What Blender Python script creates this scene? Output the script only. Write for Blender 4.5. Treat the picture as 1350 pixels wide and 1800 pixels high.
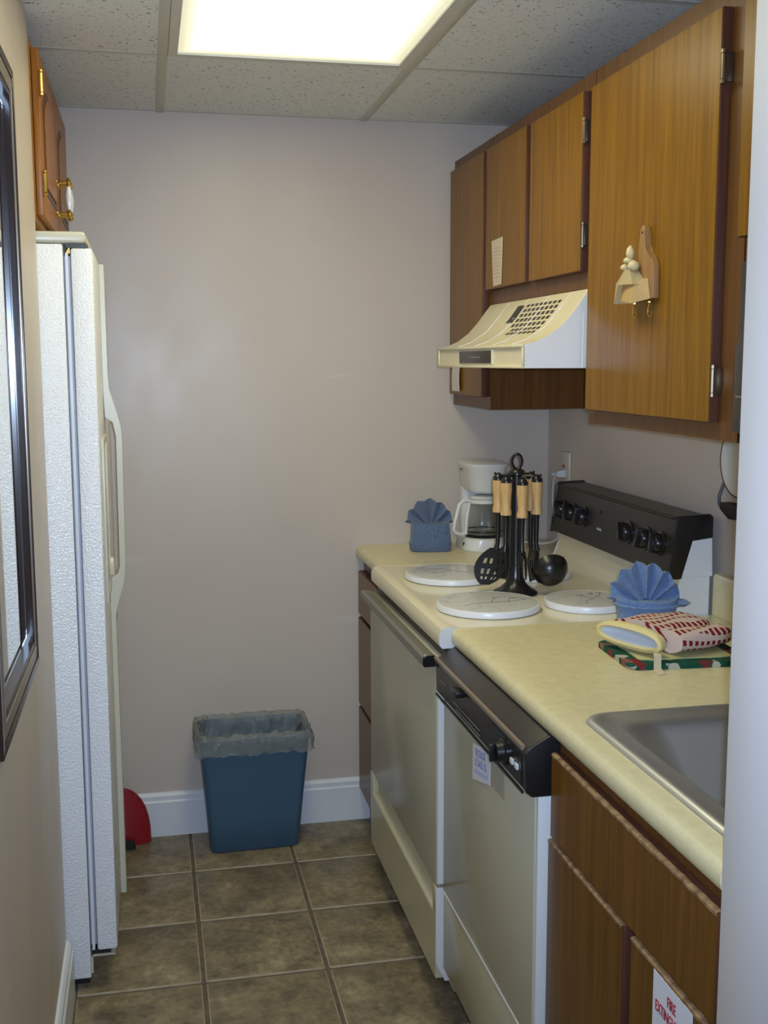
import bpy, bmesh, math, random
from mathutils import Vector, Matrix
random.seed(7)
for o in list(bpy.data.objects): bpy.data.objects.remove(o)
SC = bpy.context.scene
COL = SC.collection
# ------------------------------------------------------------------ camera
cam_d = bpy.data.cameras.new('camera'); cam = bpy.data.objects.new('camera', cam_d); COL.objects.link(cam)
cam_d.sensor_fit = 'HORIZONTAL'; cam_d.sensor_width = 36.0; cam_d.lens = 1958.69*36/1350
cam_d.clip_start = .02; cam_d.clip_end = 60
cA = Vector((0.97839599, -0.20672416, -0.00253066)); cB = Vector((0.02998996, 0.12980558, 0.99108583)); cF = Vector((0.20455289, 0.96975029, -0.13320091))
M3 = Matrix((cA, cB, -cF)).transposed()
cam.matrix_world = Matrix.Translation((-1.284, -3.47, 1.495)) @ M3.to_4x4()
SC.camera = cam
# ------------------------------------------------------------------ light
W = bpy.data.worlds.new('world'); SC.world = W; W.use_nodes = True
W.node_tree.nodes['Background'].inputs[0].default_value = (.74, .84, 1, 1)
W.node_tree.nodes['Background'].inputs[1].default_value = .16
fl_d = bpy.data.lights.new('camera_flash', 'SPOT'); fl_d.energy = 140; fl_d.color = (.55, .71, 1); fl_d.shadow_soft_size = .014
fl_d.spot_size = math.radians(104); fl_d.spot_blend = 1.0
fl = bpy.data.objects.new('camera_flash', fl_d); COL.objects.link(fl); fl.location = (-1.258, -3.455, 1.512)
fl.rotation_euler = (Vector((-.85, 0, 1.35))-Vector(fl.location)).to_track_quat('-Z', 'Y').to_euler()
LENS_STRENGTH = 8.8
LENS_COLOR = (1.0, .96, .64)
SC.view_settings.view_transform = 'Standard'; SC.view_settings.look = 'None'; SC.view_settings.gamma = 1
SC.view_settings.use_curve_mapping = False; SC.view_settings.exposure = 0.0

# ------------------------------------------------------------------ materials
MAT = {}
def mk(name, col, rough=.5, metal=0, spec=.5, **kw):
    m = bpy.data.materials.new(name); m.use_nodes = True; nt = m.node_tree; b = nt.nodes['Principled BSDF']
    b.inputs['Base Color'].default_value = (*col, 1); b.inputs['Roughness'].default_value = rough
    b.inputs['Metallic'].default_value = metal; b.inputs['Specular IOR Level'].default_value = spec
    for k, v in kw.items(): b.inputs[k.replace('_', ' ')].default_value = v
    MAT[name] = m; m['b'] = 1
    return m, nt, b
def N(nt, t, **kw):
    n = nt.nodes.new(t)
    for k, v in kw.items():
        if k in n.inputs: n.inputs[k].default_value = v
        else: setattr(n, k, v)
    return n
def coords(nt, scale=(1, 1, 1), rot=(0, 0, 0), rnd=False):
    tc = N(nt, 'ShaderNodeTexCoord'); mp = N(nt, 'ShaderNodeMapping'); mp.inputs['Scale'].default_value = scale; mp.inputs['Rotation'].default_value = rot
    nt.links.new(tc.outputs['Object'], mp.inputs['Vector'])
    if rnd:
        oi = N(nt, 'ShaderNodeObjectInfo'); mu = N(nt, 'ShaderNodeMath', operation='MULTIPLY'); mu.inputs[1].default_value = 37.0
        nt.links.new(oi.outputs['Random'], mu.inputs[0]); nt.links.new(mu.outputs[0], mp.inputs['Location'])
    return mp.outputs[0]
def ramp(nt, fac, stops):
    r = N(nt, 'ShaderNodeValToRGB'); e = r.color_ramp.elements
    while len(e) < len(stops): e.new(.5)
    for i, (p, c) in enumerate(stops): e[i].position = p; e[i].color = (*c, 1)
    nt.links.new(fac, r.inputs[0]); return r.outputs[0]
def noise(nt, vec, scale, detail=3, rough=.5):
    n = N(nt, 'ShaderNodeTexNoise'); n.inputs['Scale'].default_value = scale; n.inputs['Detail'].default_value = detail; n.inputs['Roughness'].default_value = rough
    nt.links.new(vec, n.inputs['Vector']); return n.outputs['Fac']
def bump(nt, b, h, strength=.2, dist=.002):
    n = N(nt, 'ShaderNodeBump'); n.inputs['Strength'].default_value = strength; n.inputs['Distance'].default_value = dist
    nt.links.new(h, n.inputs['Height']); nt.links.new(n.outputs[0], b.inputs['Normal'])
def mottled(name, c1, c2, scale=8, rough=.5, bs=0, bscale=200, bd=.001, rnd=False, detail=4, **kw):
    m, nt, b = mk(name, c1, rough, **kw); v = coords(nt, rnd=rnd)
    nt.links.new(ramp(nt, noise(nt, v, scale, detail), [(.35, c1), (.65, c2)]), b.inputs['Base Color'])
    if bs: bump(nt, b, noise(nt, v, bscale, 2), bs, bd)
    return m
def wood(name, dark, light, rough=.33, sc=(60, 60, 2.2), spec=.5):
    m, nt, b = mk(name, light, rough, spec=spec); v = coords(nt, sc)
    n1 = noise(nt, v, 1.0, 5, .62)
    v2 = coords(nt, (sc[0]*4.5, sc[1]*4.5, sc[2]*3)); n2 = noise(nt, v2, 1.0, 2, .5)
    mx = N(nt, 'ShaderNodeMath', operation='MULTIPLY_ADD'); mx.inputs[1].default_value = .38
    nt.links.new(n2, mx.inputs[0]); 
    m2 = N(nt, 'ShaderNodeMath', operation='MULTIPLY'); m2.inputs[1].default_value = .66; nt.links.new(n1, m2.inputs[0]); nt.links.new(m2.outputs[0], mx.inputs[2])
    nt.links.new(ramp(nt, mx.outputs[0], [(.34, dark), (.66, light)]), b.inputs['Base Color'])
    return m
# room surfaces
m, nt, b = mk('wall_paint', (.52, .44, .36), .42); v = coords(nt)
nt.links.new(ramp(nt, noise(nt, v, 1.6, 4), [(.3, (.565, .485, .41)), (.7, (.615, .53, .45))]), b.inputs['Base Color'])
nt.links.new(ramp(nt, noise(nt, coords(nt, (1, 1, .45)), 5, 5, .6), [(.35, (.48,)*3), (.62, (.36,)*3)]), b.inputs['Roughness'])
bump(nt, b, noise(nt, v, 160, 2), .12, .0008)
sv = coords(nt, (1.1, 1, 5.5), (0, math.radians(38), 0)); wc = b.inputs['Base Color'].links[0].from_socket
sm = ramp(nt, noise(nt, sv, 2.1, 4, .55), [(.66, (0, 0, 0)), (.74, (.55, .55, .55))])
mxw = N(nt, 'ShaderNodeMixRGB'); mxw.inputs[2].default_value = (.70, .63, .55, 1); nt.links.new(sm, mxw.inputs[0]); nt.links.new(wc, mxw.inputs[1]); nt.links.new(mxw.outputs[0], b.inputs['Base Color'])
mottled('white_wall', (.60, .575, .56), (.62, .595, .58), 3, .55, .1, 180)
mottled('trim_white', (.70, .71, .74), (.75, .76, .78), 5, .35)
m, nt, b = mk('ceiling_tile', (.52, .52, .49), .9, spec=.1); v = coords(nt, (1, 1, 1), rnd=True)
vs = N(nt, 'ShaderNodeTexVoronoi'); vs.inputs['Scale'].default_value = 70; vs.inputs['Randomness'].default_value = 1
wv = N(nt, 'ShaderNodeVectorMath', operation='ADD'); nz = N(nt, 'ShaderNodeTexNoise'); nz.inputs['Scale'].default_value = 60; sc_ = N(nt, 'ShaderNodeVectorMath', operation='SCALE'); sc_.inputs['Scale'].default_value = .035
nt.links.new(v, nz.inputs['Vector']); nt.links.new(nz.outputs['Color'], sc_.inputs[0]); nt.links.new(v, wv.inputs[0]); nt.links.new(sc_.outputs[0], wv.inputs[1]); nt.links.new(wv.outputs[0], vs.inputs['Vector'])
nt.links.new(ramp(nt, vs.outputs['Distance'], [(.13, (.22, .22, .20)), (.24, (.80, .82, .79))]), b.inputs['Base Color'])
bump(nt, b, noise(nt, v, 220, 3), .5, .002)
mk('grid_paint', (.64, .64, .56), .45)
m, nt, b = mk('floor_tile', (.2, .16, .1), .42, spec=.4); v = coords(nt, rnd=True)
c1 = ramp(nt, noise(nt, v, 11, 7, .72), [(.30, (.11, .088, .058)), (.45, (.22, .175, .11)), (.58, (.32, .255, .155)), (.72, (.46, .38, .25))])
c2 = ramp(nt, noise(nt, v, 60, 4, .6), [(.3, (.72, .72, .72)), (.7, (1.15, 1.12, 1.05))])
mm = N(nt, 'ShaderNodeMixRGB', blend_type='MULTIPLY'); mm.inputs[0].default_value = 1; nt.links.new(c1, mm.inputs[1]); nt.links.new(c2, mm.inputs[2]); nt.links.new(mm.outputs[0], b.inputs['Base Color'])
bump(nt, b, noise(nt, v, 40, 5), .25, .002)
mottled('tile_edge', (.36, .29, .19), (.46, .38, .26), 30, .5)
mottled('grout', (.12, .085, .058), (.17, .125, .088), 40, .85)
# woods
wood('cabinet_wood', (.130, .055, .003), (.268, .122, .006), .32, spec=.18)
wood('base_wood', (.088, .034, .004), (.185, .078, .010), .30, spec=.25)
wood('cabinet_frame_wood', (.085, .033, .008), (.150, .062, .014), .36, spec=.3)
wood('door_edge_wood', (.060, .020, .012), (.105, .038, .022), .42, spec=.3)
mottled('worn_edge', (.36, .22, .10), (.16, .08, .035), 60, .7, .5, 120, .002)
wood('oak_red', (.25, .085, .012), (.42, .165, .028), .34, (45, 45, 2.5), spec=.25)
wood('oak_groove', (.07, .025, .006), (.11, .04, .01), .4)
wood('plaque_wood', (.26, .13, .04), (.36, .19, .07), .4, (50, 50, 5))
wood('handle_wood', (.50, .29, .10), (.66, .42, .17), .45, (120, 120, 8))
# appliances
m, nt, b = mk('fridge_white', (.88, .88, .87), .24); v = coords(nt)
bump(nt, b, noise(nt, v, 210, 1, .5), .75, .0032)
mk('fridge_trim', (.62, .59, .46), .32)
mk('gasket', (.42, .46, .54), .5)
mk('almond', (.70, .62, .42), .28)
mk('range_white', (.74, .73, .70), .22)
mottled('oven_glass', (.46, .43, .31), (.48, .45, .33), 2, .22, spec=.35)
mk('drawer_front', (.56, .51, .35), .25, spec=.4)
mk('enamel_top', (.77, .69, .48), .14)
mk('black_plastic', (.012, .011, .011), .28)
mk('black_matte', (.015, .012, .010), .55)
mk('control_black', (.030, .025, .021), .35)
mk('dark_strip', (.045, .036, .028), .4)
mk('handle_gray', (.17, .155, .13), .35)
mk('bronze_strip', (.27, .21, .155), .35, .3)
mk('print_gray', (.20, .18, .15), .5)
mk('button_pale', (.55, .58, .55), .3)
mk('chrome', (.75, .75, .74), .15, 1)
mk('brass', (.80, .56, .16), .22, 1)
mk('dark_hinge', (.20, .15, .10), .28, .9)
m, nt, b = mk('stainless', (.60, .61, .62), .46, 1); v = coords(nt, (4, 160, 4)); bump(nt, b, noise(nt, v, 3, 2), .06, .0006)
m, nt, b = mk('laminate', (.60, .51, .29), .26); v = coords(nt)
nt.links.new(ramp(nt, noise(nt, v, 45, 5, .7), [(.3, (.645, .565, .315)), (.7, (.745, .655, .39))]), b.inputs['Base Color'])
m, nt, b = mk('burner_cover', (.64, .63, .60), .12); v = coords(nt)
vv = N(nt, 'ShaderNodeTexNoise'); vv.inputs['Scale'].default_value = 14; vv.inputs['Detail'].default_value = 2; nt.links.new(v, vv.inputs['Vector'])
nt.links.new(ramp(nt, vv.outputs['Fac'], [(.482, (.64, .63, .60)), (.497, (.50, .49, .49)), (.503, (.50, .49, .49)), (.518, (.64, .63, .60))]), b.inputs['Base Color'])
mk('cover_rim', (.74, .74, .76), .3)
mk('flower_ink', (.16, .13, .15), .5)
# small things
mk('maker_white', (.74, .73, .69), .25)
m, nt, b = mk('glass', (.97, .98, .97), .0, **{'Transmission_Weight': 1.0}); b.inputs['IOR'].default_value = 1.45
def terry(name, c1, c2):
    m, nt, b = mk(name, c1, .95, spec=.1); v = coords(nt)
    nt.links.new(ramp(nt, noise(nt, v, 160, 3, .7), [(.35, c1), (.65, c2)]), b.inputs['Base Color'])
    bump(nt, b, noise(nt, v, 420, 2), .8, .003); b.inputs['Sheen Weight'].default_value = .3
terry('terry_far', (.090, .135, .235), (.150, .205, .320))
terry('terry_near', (.105, .180, .350), (.165, .265, .470))
mk('trash_blue', (.055, .118, .180), .42)
mk('rim_blue', (.06, .09, .15), .45)
m, nt, b = mk('bin_liner', (.34, .36, .33), .16); b.inputs['Alpha'].default_value = .46
bump(nt, b, noise(nt, coords(nt, (1, 1, .5)), 55, 4), .9, .012)
mk('red_plastic', (.28, .010, .016), .25)
mottled('bristle', (.012, .014, .014), (.03, .035, .03), 200, .8, .8, 300, .004)
mk('paper', (.66, .62, .60), .8)
mk('paper_cream', (.62, .52, .40), .8)
mk('paper_white', (.72, .72, .76), .7)
mk('ink_blue', (.25, .25, .44), .6)
mk('ink_faint', (.42, .34, .27), .8)
mk('ink_red', (.42, .02, .03), .5)
m, nt, b = mk('tape', (.55, .50, .42), .3); b.inputs['Alpha'].default_value = .25
mk('frame_dark', (.030, .014, .010), .22)
mk('frame_lip', (.16, .10, .06), .3)
mottled('print_art', (.42, .40, .33), (.50, .47, .39), 3, .6)
mk('mirror_glass', (.86, .88, .86), .015, 1)
mk('mirror_bevel', (.70, .78, .84), .06, 1)
mk('frame_bronze', (.34, .29, .22), .32, .75)
m, nt, b = mk('mitt_check', (.66, .52, .42), .9, spec=.1)
tc = N(nt, 'ShaderNodeTexCoord'); mp = N(nt, 'ShaderNodeMapping'); mp.inputs['Rotation'].default_value = (0, 0, math.radians(-22)); mp.inputs['Scale'].default_value = (62, 44, 50)
nt.links.new(tc.outputs['Object'], mp.inputs['Vector']); sx = N(nt, 'ShaderNodeSeparateXYZ'); nt.links.new(mp.outputs[0], sx.inputs[0])
def fr(o_, thr):
    f = N(nt, 'ShaderNodeMath', operation='FRACT'); nt.links.new(o_, f.inputs[0]); g = N(nt, 'ShaderNodeMath', operation='LESS_THAN'); g.inputs[1].default_value = thr; nt.links.new(f.outputs[0], g.inputs[0]); return g.outputs[0]
mu = N(nt, 'ShaderNodeMath', operation='MULTIPLY'); nt.links.new(fr(sx.outputs[0], .58), mu.inputs[0]); ad = N(nt, 'ShaderNodeMath', operation='SUBTRACT'); nt.links.new(sx.outputs[1], ad.inputs[0]); nt.links.new(sx.outputs[2], ad.inputs[1]); nt.links.new(fr(ad.outputs[0], .52), mu.inputs[1])
mx = N(nt, 'ShaderNodeMixRGB'); mx.inputs[1].default_value = (.66, .50, .42, 1); mx.inputs[2].default_value = (.22, .018, .022, 1); nt.links.new(mu.outputs[0], mx.inputs[0]); nt.links.new(mx.outputs[0], b.inputs['Base Color'])
bump(nt, b, noise(nt, coords(nt), 120, 3), .6, .003)
mk('mitt_trim', (.66, .55, .26), .9, spec=.1); mk('mitt_lining', (.50, .54, .60), .9, spec=.1); mk('loop_tape', (.62, .52, .34), .9)
m, nt, b = mk('holder_green', (.02, .07, .04), .9, spec=.1); v = coords(nt)
vo = N(nt, 'ShaderNodeTexVoronoi'); vo.inputs['Scale'].default_value = 48; nt.links.new(v, vo.inputs['Vector']); sp = N(nt, 'ShaderNodeSeparateColor'); nt.links.new(vo.outputs['Color'], sp.inputs[0])
nt.links.new(ramp(nt, sp.outputs[0], [(.0, (.012, .06, .035)), (.55, (.02, .085, .05)), (.66, (.20, .015, .02)), (.86, (.42, .40, .30))]), b.inputs['Base Color'])
mottled('holder_yellow', (.50, .44, .16), (.42, .40, .20), 30, .9)
mk('cream_carved', (.66, .55, .31), .5); mk('kraft_bag', (.46, .30, .12), .55); mk('garlic_cream', (.62, .50, .27), .5)
mk('plate_white', (.66, .64, .58), .3); mk('plate_rim', (.14, .085, .04), .4)
mk('cord_gray', (.10, .10, .11), .5); mk('cord_white', (.66, .66, .66), .4)
mk('ivory_plastic', (.62, .58, .46), .35); mk('red_button', (.5, .02, .02), .4)
mk('porcelain', (.80, .80, .82), .12)
m, nt, b = mk('lamp_lens', (.8, .8, .7), .4)
tc = N(nt, 'ShaderNodeTexCoord'); sx = N(nt, 'ShaderNodeSeparateXYZ'); nt.links.new(tc.outputs['Generated'], sx.inputs[0])
def edge(o_, w_=.18):
    a = N(nt, 'ShaderNodeMath', operation='SUBTRACT'); a.inputs[1].default_value = .5; nt.links.new(o_, a.inputs[0])
    c = N(nt, 'ShaderNodeMath', operation='ABSOLUTE'); nt.links.new(a.outputs[0], c.inputs[0])
    d = N(nt, 'ShaderNodeMapRange'); d.interpolation_type = 'SMOOTHSTEP'; d.inputs['From Min'].default_value = .5; d.inputs['From Max'].default_value = w_; d.inputs['To Min'].default_value = .065; d.inputs['To Max'].default_value = 1
    nt.links.new(c.outputs[0], d.inputs['Value']); return d.outputs[0]
e0 = N(nt, 'ShaderNodeMath', operation='MINIMUM'); nt.links.new(edge(sx.outputs[0], .15), e0.inputs[0]); nt.links.new(edge(sx.outputs[1], .36), e0.inputs[1]); e1 = e0.outputs[0]; d2 = N(nt, 'ShaderNodeMath', operation='MULTIPLY'); d2.inputs[1].default_value = LENS_STRENGTH; nt.links.new(e1, d2.inputs[0])
b.inputs['Emission Color'].default_value = (*LENS_COLOR, 1); nt.links.new(d2.outputs[0], b.inputs['Emission Strength'])

# ------------------------------------------------------------------ mesh helpers
def nb(): return bmesh.new()
def box(bm, x0, x1, y0, y1, z0, z1, bev=0, seg=2):
    x0, x1 = sorted((x0, x1)); y0, y1 = sorted((y0, y1)); z0, z1 = sorted((z0, z1))
    vs = [bm.verts.new((x, y, z)) for x in (x0, x1) for y in (y0, y1) for z in (z0, z1)]
    fs = [bm.faces.new([vs[i] for i in f]) for f in ((0, 1, 3, 2), (4, 6, 7, 5), (0, 4, 5, 1), (2, 3, 7, 6), (0, 2, 6, 4), (1, 5, 7, 3))]
    if bev:
        es = list({e for f in fs for e in f.edges}); bmesh.ops.bevel(bm, geom=es, offset=bev, segments=seg, affect='EDGES', profile=.5)
    return bm
def prism(bm, pts, axis, a, b, bev=0):
    # pts in the two other axes, in order (x,y,z minus axis)
    def P(p, t):
        l = list(p); l.insert('xyz'.index(axis), t); return l
    v0 = [bm.verts.new(P(p, a)) for p in pts]; v1 = [bm.verts.new(P(p, b)) for p in pts]; n = len(pts)
    fs = [bm.faces.new(v0), bm.faces.new(v1[::-1])] + [bm.faces.new((v0[i], v1[i], v1[(i+1) % n], v0[(i+1) % n])) for i in range(n)]
    if bev: bmesh.ops.bevel(bm, geom=list({e for f in fs for e in f.edges}), offset=bev, segments=2, affect='EDGES', profile=.5)
    return bm
def frame_of(d):
    d = Vector(d).normalized(); up = Vector((0, 0, 1)) if abs(d.z) < .95 else Vector((0, 1, 0))
    a = d.cross(up).normalized(); return a, a.cross(d).normalized()
def lathe(bm, prof, c, axis=(0, 0, 1), seg=24, sx=1, sy=1):
    ax = Vector(axis).normalized(); a, b2 = (Vector((1, 0, 0)), Vector((0, 1, 0))) if abs(ax.z) > .99 else frame_of(ax); c = Vector(c); rings = []
    for r, h in prof:
        if r < 1e-6: rings.append([bm.verts.new(c+ax*h)])
        else: rings.append([bm.verts.new(c+ax*h+(a*math.cos(t)*sx+b2*math.sin(t)*sy)*r) for t in [2*math.pi*i/seg for i in range(seg)]])
    for A, B in zip(rings, rings[1:]):
        if len(A) == 1 and len(B) == 1: continue
        for i in range(seg):
            j = (i+1) % seg
            if len(A) == 1: bm.faces.new((A[0], B[i], B[j]))
            elif len(B) == 1: bm.faces.new((A[i], B[0], A[j]))
            else: bm.faces.new((A[i], B[i], B[j], A[j]))
    return bm
def tube(bm, path, r, seg=8, flat=None):
    path = [Vector(p) for p in path]; n = len(path); rs = r if isinstance(r, (list, tuple)) else [r]*n; rings = []
    pa = None
    for i, p in enumerate(path):
        d = (path[min(i+1, n-1)]-path[max(i-1, 0)]).normalized()
        if pa is None: a, _ = frame_of(d)
        else: a = (pa-d*pa.dot(d)).normalized()
        pa = a; b2 = d.cross(a)
        rings.append([bm.verts.new(p+(a*math.cos(t)+b2*math.sin(t)*(flat or 1))*rs[i]) for t in [2*math.pi*k/seg for k in range(seg)]])
    for A, B in zip(rings, rings[1:]):
        for i in range(seg): bm.faces.new((A[i], A[(i+1) % seg], B[(i+1) % seg], B[i]))
    bm.faces.new(rings[0][::-1]); bm.faces.new(rings[-1]); return bm
def surf(bm, rows, thick=0, closed=False, skip=None):
    g = [[bm.verts.new(p) for p in r] for r in rows]; fs = []
    for i in range(len(g)-1):
        m = len(g[i])
        for j in range(m if closed else m-1):
            if skip and skip(i, j): continue
            fs.append(bm.faces.new((g[i][j], g[i+1][j], g[i+1][(j+1) % m], g[i][(j+1) % m])))
    if thick: bmesh.ops.recalc_face_normals(bm, faces=fs); bmesh.ops.solidify(bm, geom=fs, thickness=thick)
    return bm
def bez(p0, p1, p2, p3, n=12):
    p0, p1, p2, p3 = map(Vector, (p0, p1, p2, p3)); return [p0*(1-t)**3+p1*3*t*(1-t)**2+p2*3*t*t*(1-t)+p3*t**3 for t in [i/n for i in range(n+1)]]
def rrect(x0, x1, y0, y1, r, n=6):
    out = []
    for cx, cy, a0 in ((x1-r, y1-r, 0), (x0+r, y1-r, 90), (x0+r, y0+r, 180), (x1-r, y0+r, 270)):
        for k in range(n+1):
            t = math.radians(a0+90*k/n); out.append((cx+r*math.cos(t), cy+r*math.sin(t)))
    return out
def obj(name, bm, mat, parent=None, base=None, smooth=40, kind=None, label=None):
    """one mesh object; bm is in world coordinates, the object's origin is put at base (or at its parent's)"""
    bmesh.ops.recalc_face_normals(bm, faces=bm.faces)
    org = Vector(base) if base is not None else (parent['_o'].copy() if False else Vector(ORG[parent.name]) if parent else None)
    if org is None:
        xs = [v.co for v in bm.verts]
        org = Vector((sum(v.x for v in xs)/len(xs), sum(v.y for v in xs)/len(xs), min(v.z for v in xs)))
    bmesh.ops.translate(bm, verts=bm.verts, vec=-org)
    me = bpy.data.meshes.new(name); bm.to_mesh(me); bm.free()
    me.materials.append(MAT[mat])
    if smooth:
        for p in me.polygons: p.use_smooth = True
        me.set_sharp_from_angle(angle=math.radians(smooth))
    o = bpy.data.objects.new(name, me); COL.objects.link(o); ORG[o.name] = tuple(org)
    if parent:
        o.parent = parent; o.location = org-Vector(ORG[parent.name])
    else: o.location = org
    if kind: o['kind'] = kind
    if label: o['label'] = label
    return o
ORG = {}
def thing(name, loc, label, cat, group=None):
    o = bpy.data.objects.new(name, None); COL.objects.link(o); o.location = loc; o.empty_display_size = .05; ORG[o.name] = tuple(loc)
    o['label'] = label; o['category'] = cat
    if group: o['group'] = group
    return o
def tag(o, label, cat, group=None):
    o['label'] = label; o['category'] = cat
    if group: o['group'] = group
    return o
def bx(name, d, mat, parent=None, bev=0, **kw): return obj(name, box(nb(), *d, bev=bev), mat, parent, **kw)
def text_bm(s, size, mat4, extrude=.0004):
    cu = bpy.data.curves.new('t', 'FONT'); cu.body = s; cu.size = size; cu.extrude = extrude; cu.align_x = 'CENTER'; cu.resolution_u = 2
    to = bpy.data.objects.new('t', cu); COL.objects.link(to); dg = bpy.context.evaluated_depsgraph_get(); dg.update()
    me = bpy.data.meshes.new_from_object(to.evaluated_get(dg)); bm = nb(); bm.from_mesh(me)
    bpy.data.objects.remove(to); bpy.data.curves.remove(cu); bpy.data.meshes.remove(me)
    bmesh.ops.transform(bm, matrix=mat4, verts=bm.verts); return bm
def face_minus_x(x, y, z):   # text frame on a face that looks to -x, reading left to right for a viewer there
    return Matrix(((0, 0, -1, x), (-1, 0, 0, y), (0, 1, 0, z), (0, 0, 0, 1)))

# ------------------------------------------------------------------ room shell
H = 2.229; XL = -1.511; YE = -.888
fl_o = bx('floor', (-2.25, 1.2, -5.2, 0.1, -.12, -.0040), 'grout', kind='structure', smooth=0)
S = .3043; G = .0048
xl = [-1.192+S*k for k in range(-3, 3)]; yl = [0]+[-.29-S*k for k in range(0, 14)]
tcache = {}
for i in range(len(xl)-1):
    for j in range(len(yl)-1):
        w = round(yl[j]-yl[j+1], 4); cx = (xl[i]+xl[i+1])/2; cy = (yl[j]+yl[j+1])/2
        if w not in tcache:
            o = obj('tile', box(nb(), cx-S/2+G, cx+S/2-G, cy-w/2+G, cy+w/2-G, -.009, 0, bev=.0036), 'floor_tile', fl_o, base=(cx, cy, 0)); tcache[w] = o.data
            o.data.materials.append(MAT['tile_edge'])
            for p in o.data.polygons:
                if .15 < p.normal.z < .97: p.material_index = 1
        else:
            o = bpy.data.objects.new('tile', tcache[w]); COL.objects.link(o); o.parent = fl_o; o.location = Vector((cx, cy, 0))-Vector(ORG['floor'])
bx('wall_back', (-2.25, .12, 0, .1, 0, H), 'wall_paint', kind='structure', smooth=0)
bx('wall_right', (0, .1, -2.352, 0, 0, H), 'wall_paint', kind='structure', smooth=0)
bx('wall_left', (XL-.12, XL, -5.2, YE, 0, H), 'wall_paint', kind='structure', smooth=0, base=(XL-.06, -3, 0))
bx('wall_alcove', (-2.35, -2.25, YE-.1, .1, 0, H), 'wall_paint', kind='structure', smooth=0)
bx('wall_alcove_return', (-2.25, XL-.121, YE-.1, YE-.0, 0, H), 'wall_paint', kind='structure', smooth=0)
bx('wall_end', (-.65, 1.2, -2.475, -2.352, 0, H), 'white_wall', kind='structure', bev=.004)
# baseboards
prof = [(0, 0), (-.016, 0), (-.016, .112), (-.012, .117), (-.012, .131), (-.006, .1385), (0, .141)]
o = obj('baseboard_back', prism(nb(), prof, 'x', -1.39, -.552), 'trim_white', kind='structure', smooth=25)
o = obj('baseboard_left', prism(nb(), [(XL-p[0]*1.0, p[1]) for p in prof], 'y', -3.6, YE), 'trim_white', kind='structure', smooth=25)
# ceiling
ce = bx('ceiling', (-2.25, 1.2, -5.2, .1, H+.012, H+.1), 'grid_paint', kind='structure', smooth=0)
xb = [-2.25, -1.834, -1.2243, -.6143, -.004]; yb = [0, -.62, -1.23, -1.84, -2.45, -3.06, -3.67]
for x in (-1.834, -1.2243, -.6143):
    bx('grid_runner', (x-.012, x+.012, -5.0, -.001, H-.004, H+.011), 'grid_paint', ce, bev=.001)
for k in range(len(xb)-1):
    for y in yb[1:]:
        if k == 2 and y == -1.23: continue
        bx('grid_runner', (max(xb[k], -2.248)+.0125, xb[k+1]-.0125, y-.012, y+.012, H-.0006, H+.011), 'grid_paint', ce)
bx('grid_runner', (-2.24, -.012, -.020, -.001, H-.0006, H+.011), 'grid_paint', ce)
ct = {}
for k in range(len(xb)-1):
    for j in range(len(yb)-1):
        if k == 2 and j in (1, 2): continue
        x0, x1, y0, y1 = xb[k]+.002, xb[k+1]-.002, yb[j+1]+.002, yb[j]-.002; key = (round(x1-x0, 3), round(y1-y0, 3)); c = ((x0+x1)/2, (y0+y1)/2, H)
        if key not in ct: ct[key] = obj('ceiling_tile', box(nb(), x0, x1, y0, y1, H, H+.0115), 'ceiling_tile', ce, base=c, smooth=0).data
        else:
            o = bpy.data.objects.new('ceiling_tile', ct[key]); COL.objects.link(o); o.parent = ce; o.location = Vector(c)-Vector(ORG['ceiling'])
bx('ceiling_slab', (-.0, 1.2, -5.2, -2.475, H, H+.012), 'ceiling_tile', ce, smooth=0)
# troffer light
lx0, lx1, ly0, ly1 = -1.2243+.0125, -.6143-.0125, -1.84+.0125, -.62-.0125
t = thing('ceiling_light', ((lx0+lx1)/2, (ly0+ly1)/2, H-.006), 'glowing rectangular fluorescent ceiling panel set in the tile grid', 'ceiling light')
bm = nb(); w = .022
for d in ((lx0, lx0+w, ly0, ly1), (lx1-w, lx1, ly0, ly1), (lx0+w, lx1-w, ly0, ly0+w), (lx0+w, lx1-w, ly1-w, ly1)): box(bm, *d, H-.006, H+.010)
obj('frame', bm, 'grid_paint', t, smooth=0)
bx('lens', (lx0+w, lx1-w, ly0+w, ly1-w, H-.001, H+.009), 'lamp_lens', t, smooth=0)

# ------------------------------------------------------------------ wall cabinets on the right
FX = -.325; DX = -.345; ZT = 2.113
def hinge(parent, y, z, mat='dark_hinge', x=None, s=-1):
    x = DX if x is None else x
    bm = nb(); box(bm, x+.004, x+.0205, y-.007 if s < 0 else y, y if s < 0 else y+.007, z-.024, z+.024, bev=.002)
    tube(bm, [(x+.002, y+s*.004, z-.020), (x+.002, y+s*.004, z+.020)], .0042, 8)
    for dz in (-.024, .024): lathe(bm, [(0, -.005), (.005, -.003), (.005, .003), (0, .005)], (x+.002, y+s*.004, z+dz), seg=8)
    return obj('hinge', bm, mat, parent)
def panel_door(t, name, y0, y1, z0, z1, hz=(), hy=None, front=DX, back=FX, edge='door_edge_wood'):
    """flat slab door: veneer face on a darker core"""
    d = bx(name, (front+.0015, back-.0005, y0, y1, z0, z1), edge, t, bev=.0012)
    bx('veneer', (front, front+.0014, y0+.0015, y1-.0015, z0+.0015, z1-.0015), 'cabinet_wood', d, smooth=0)
    for z in hz: hinge(d, hy, z, x=front)
    return d
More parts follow.
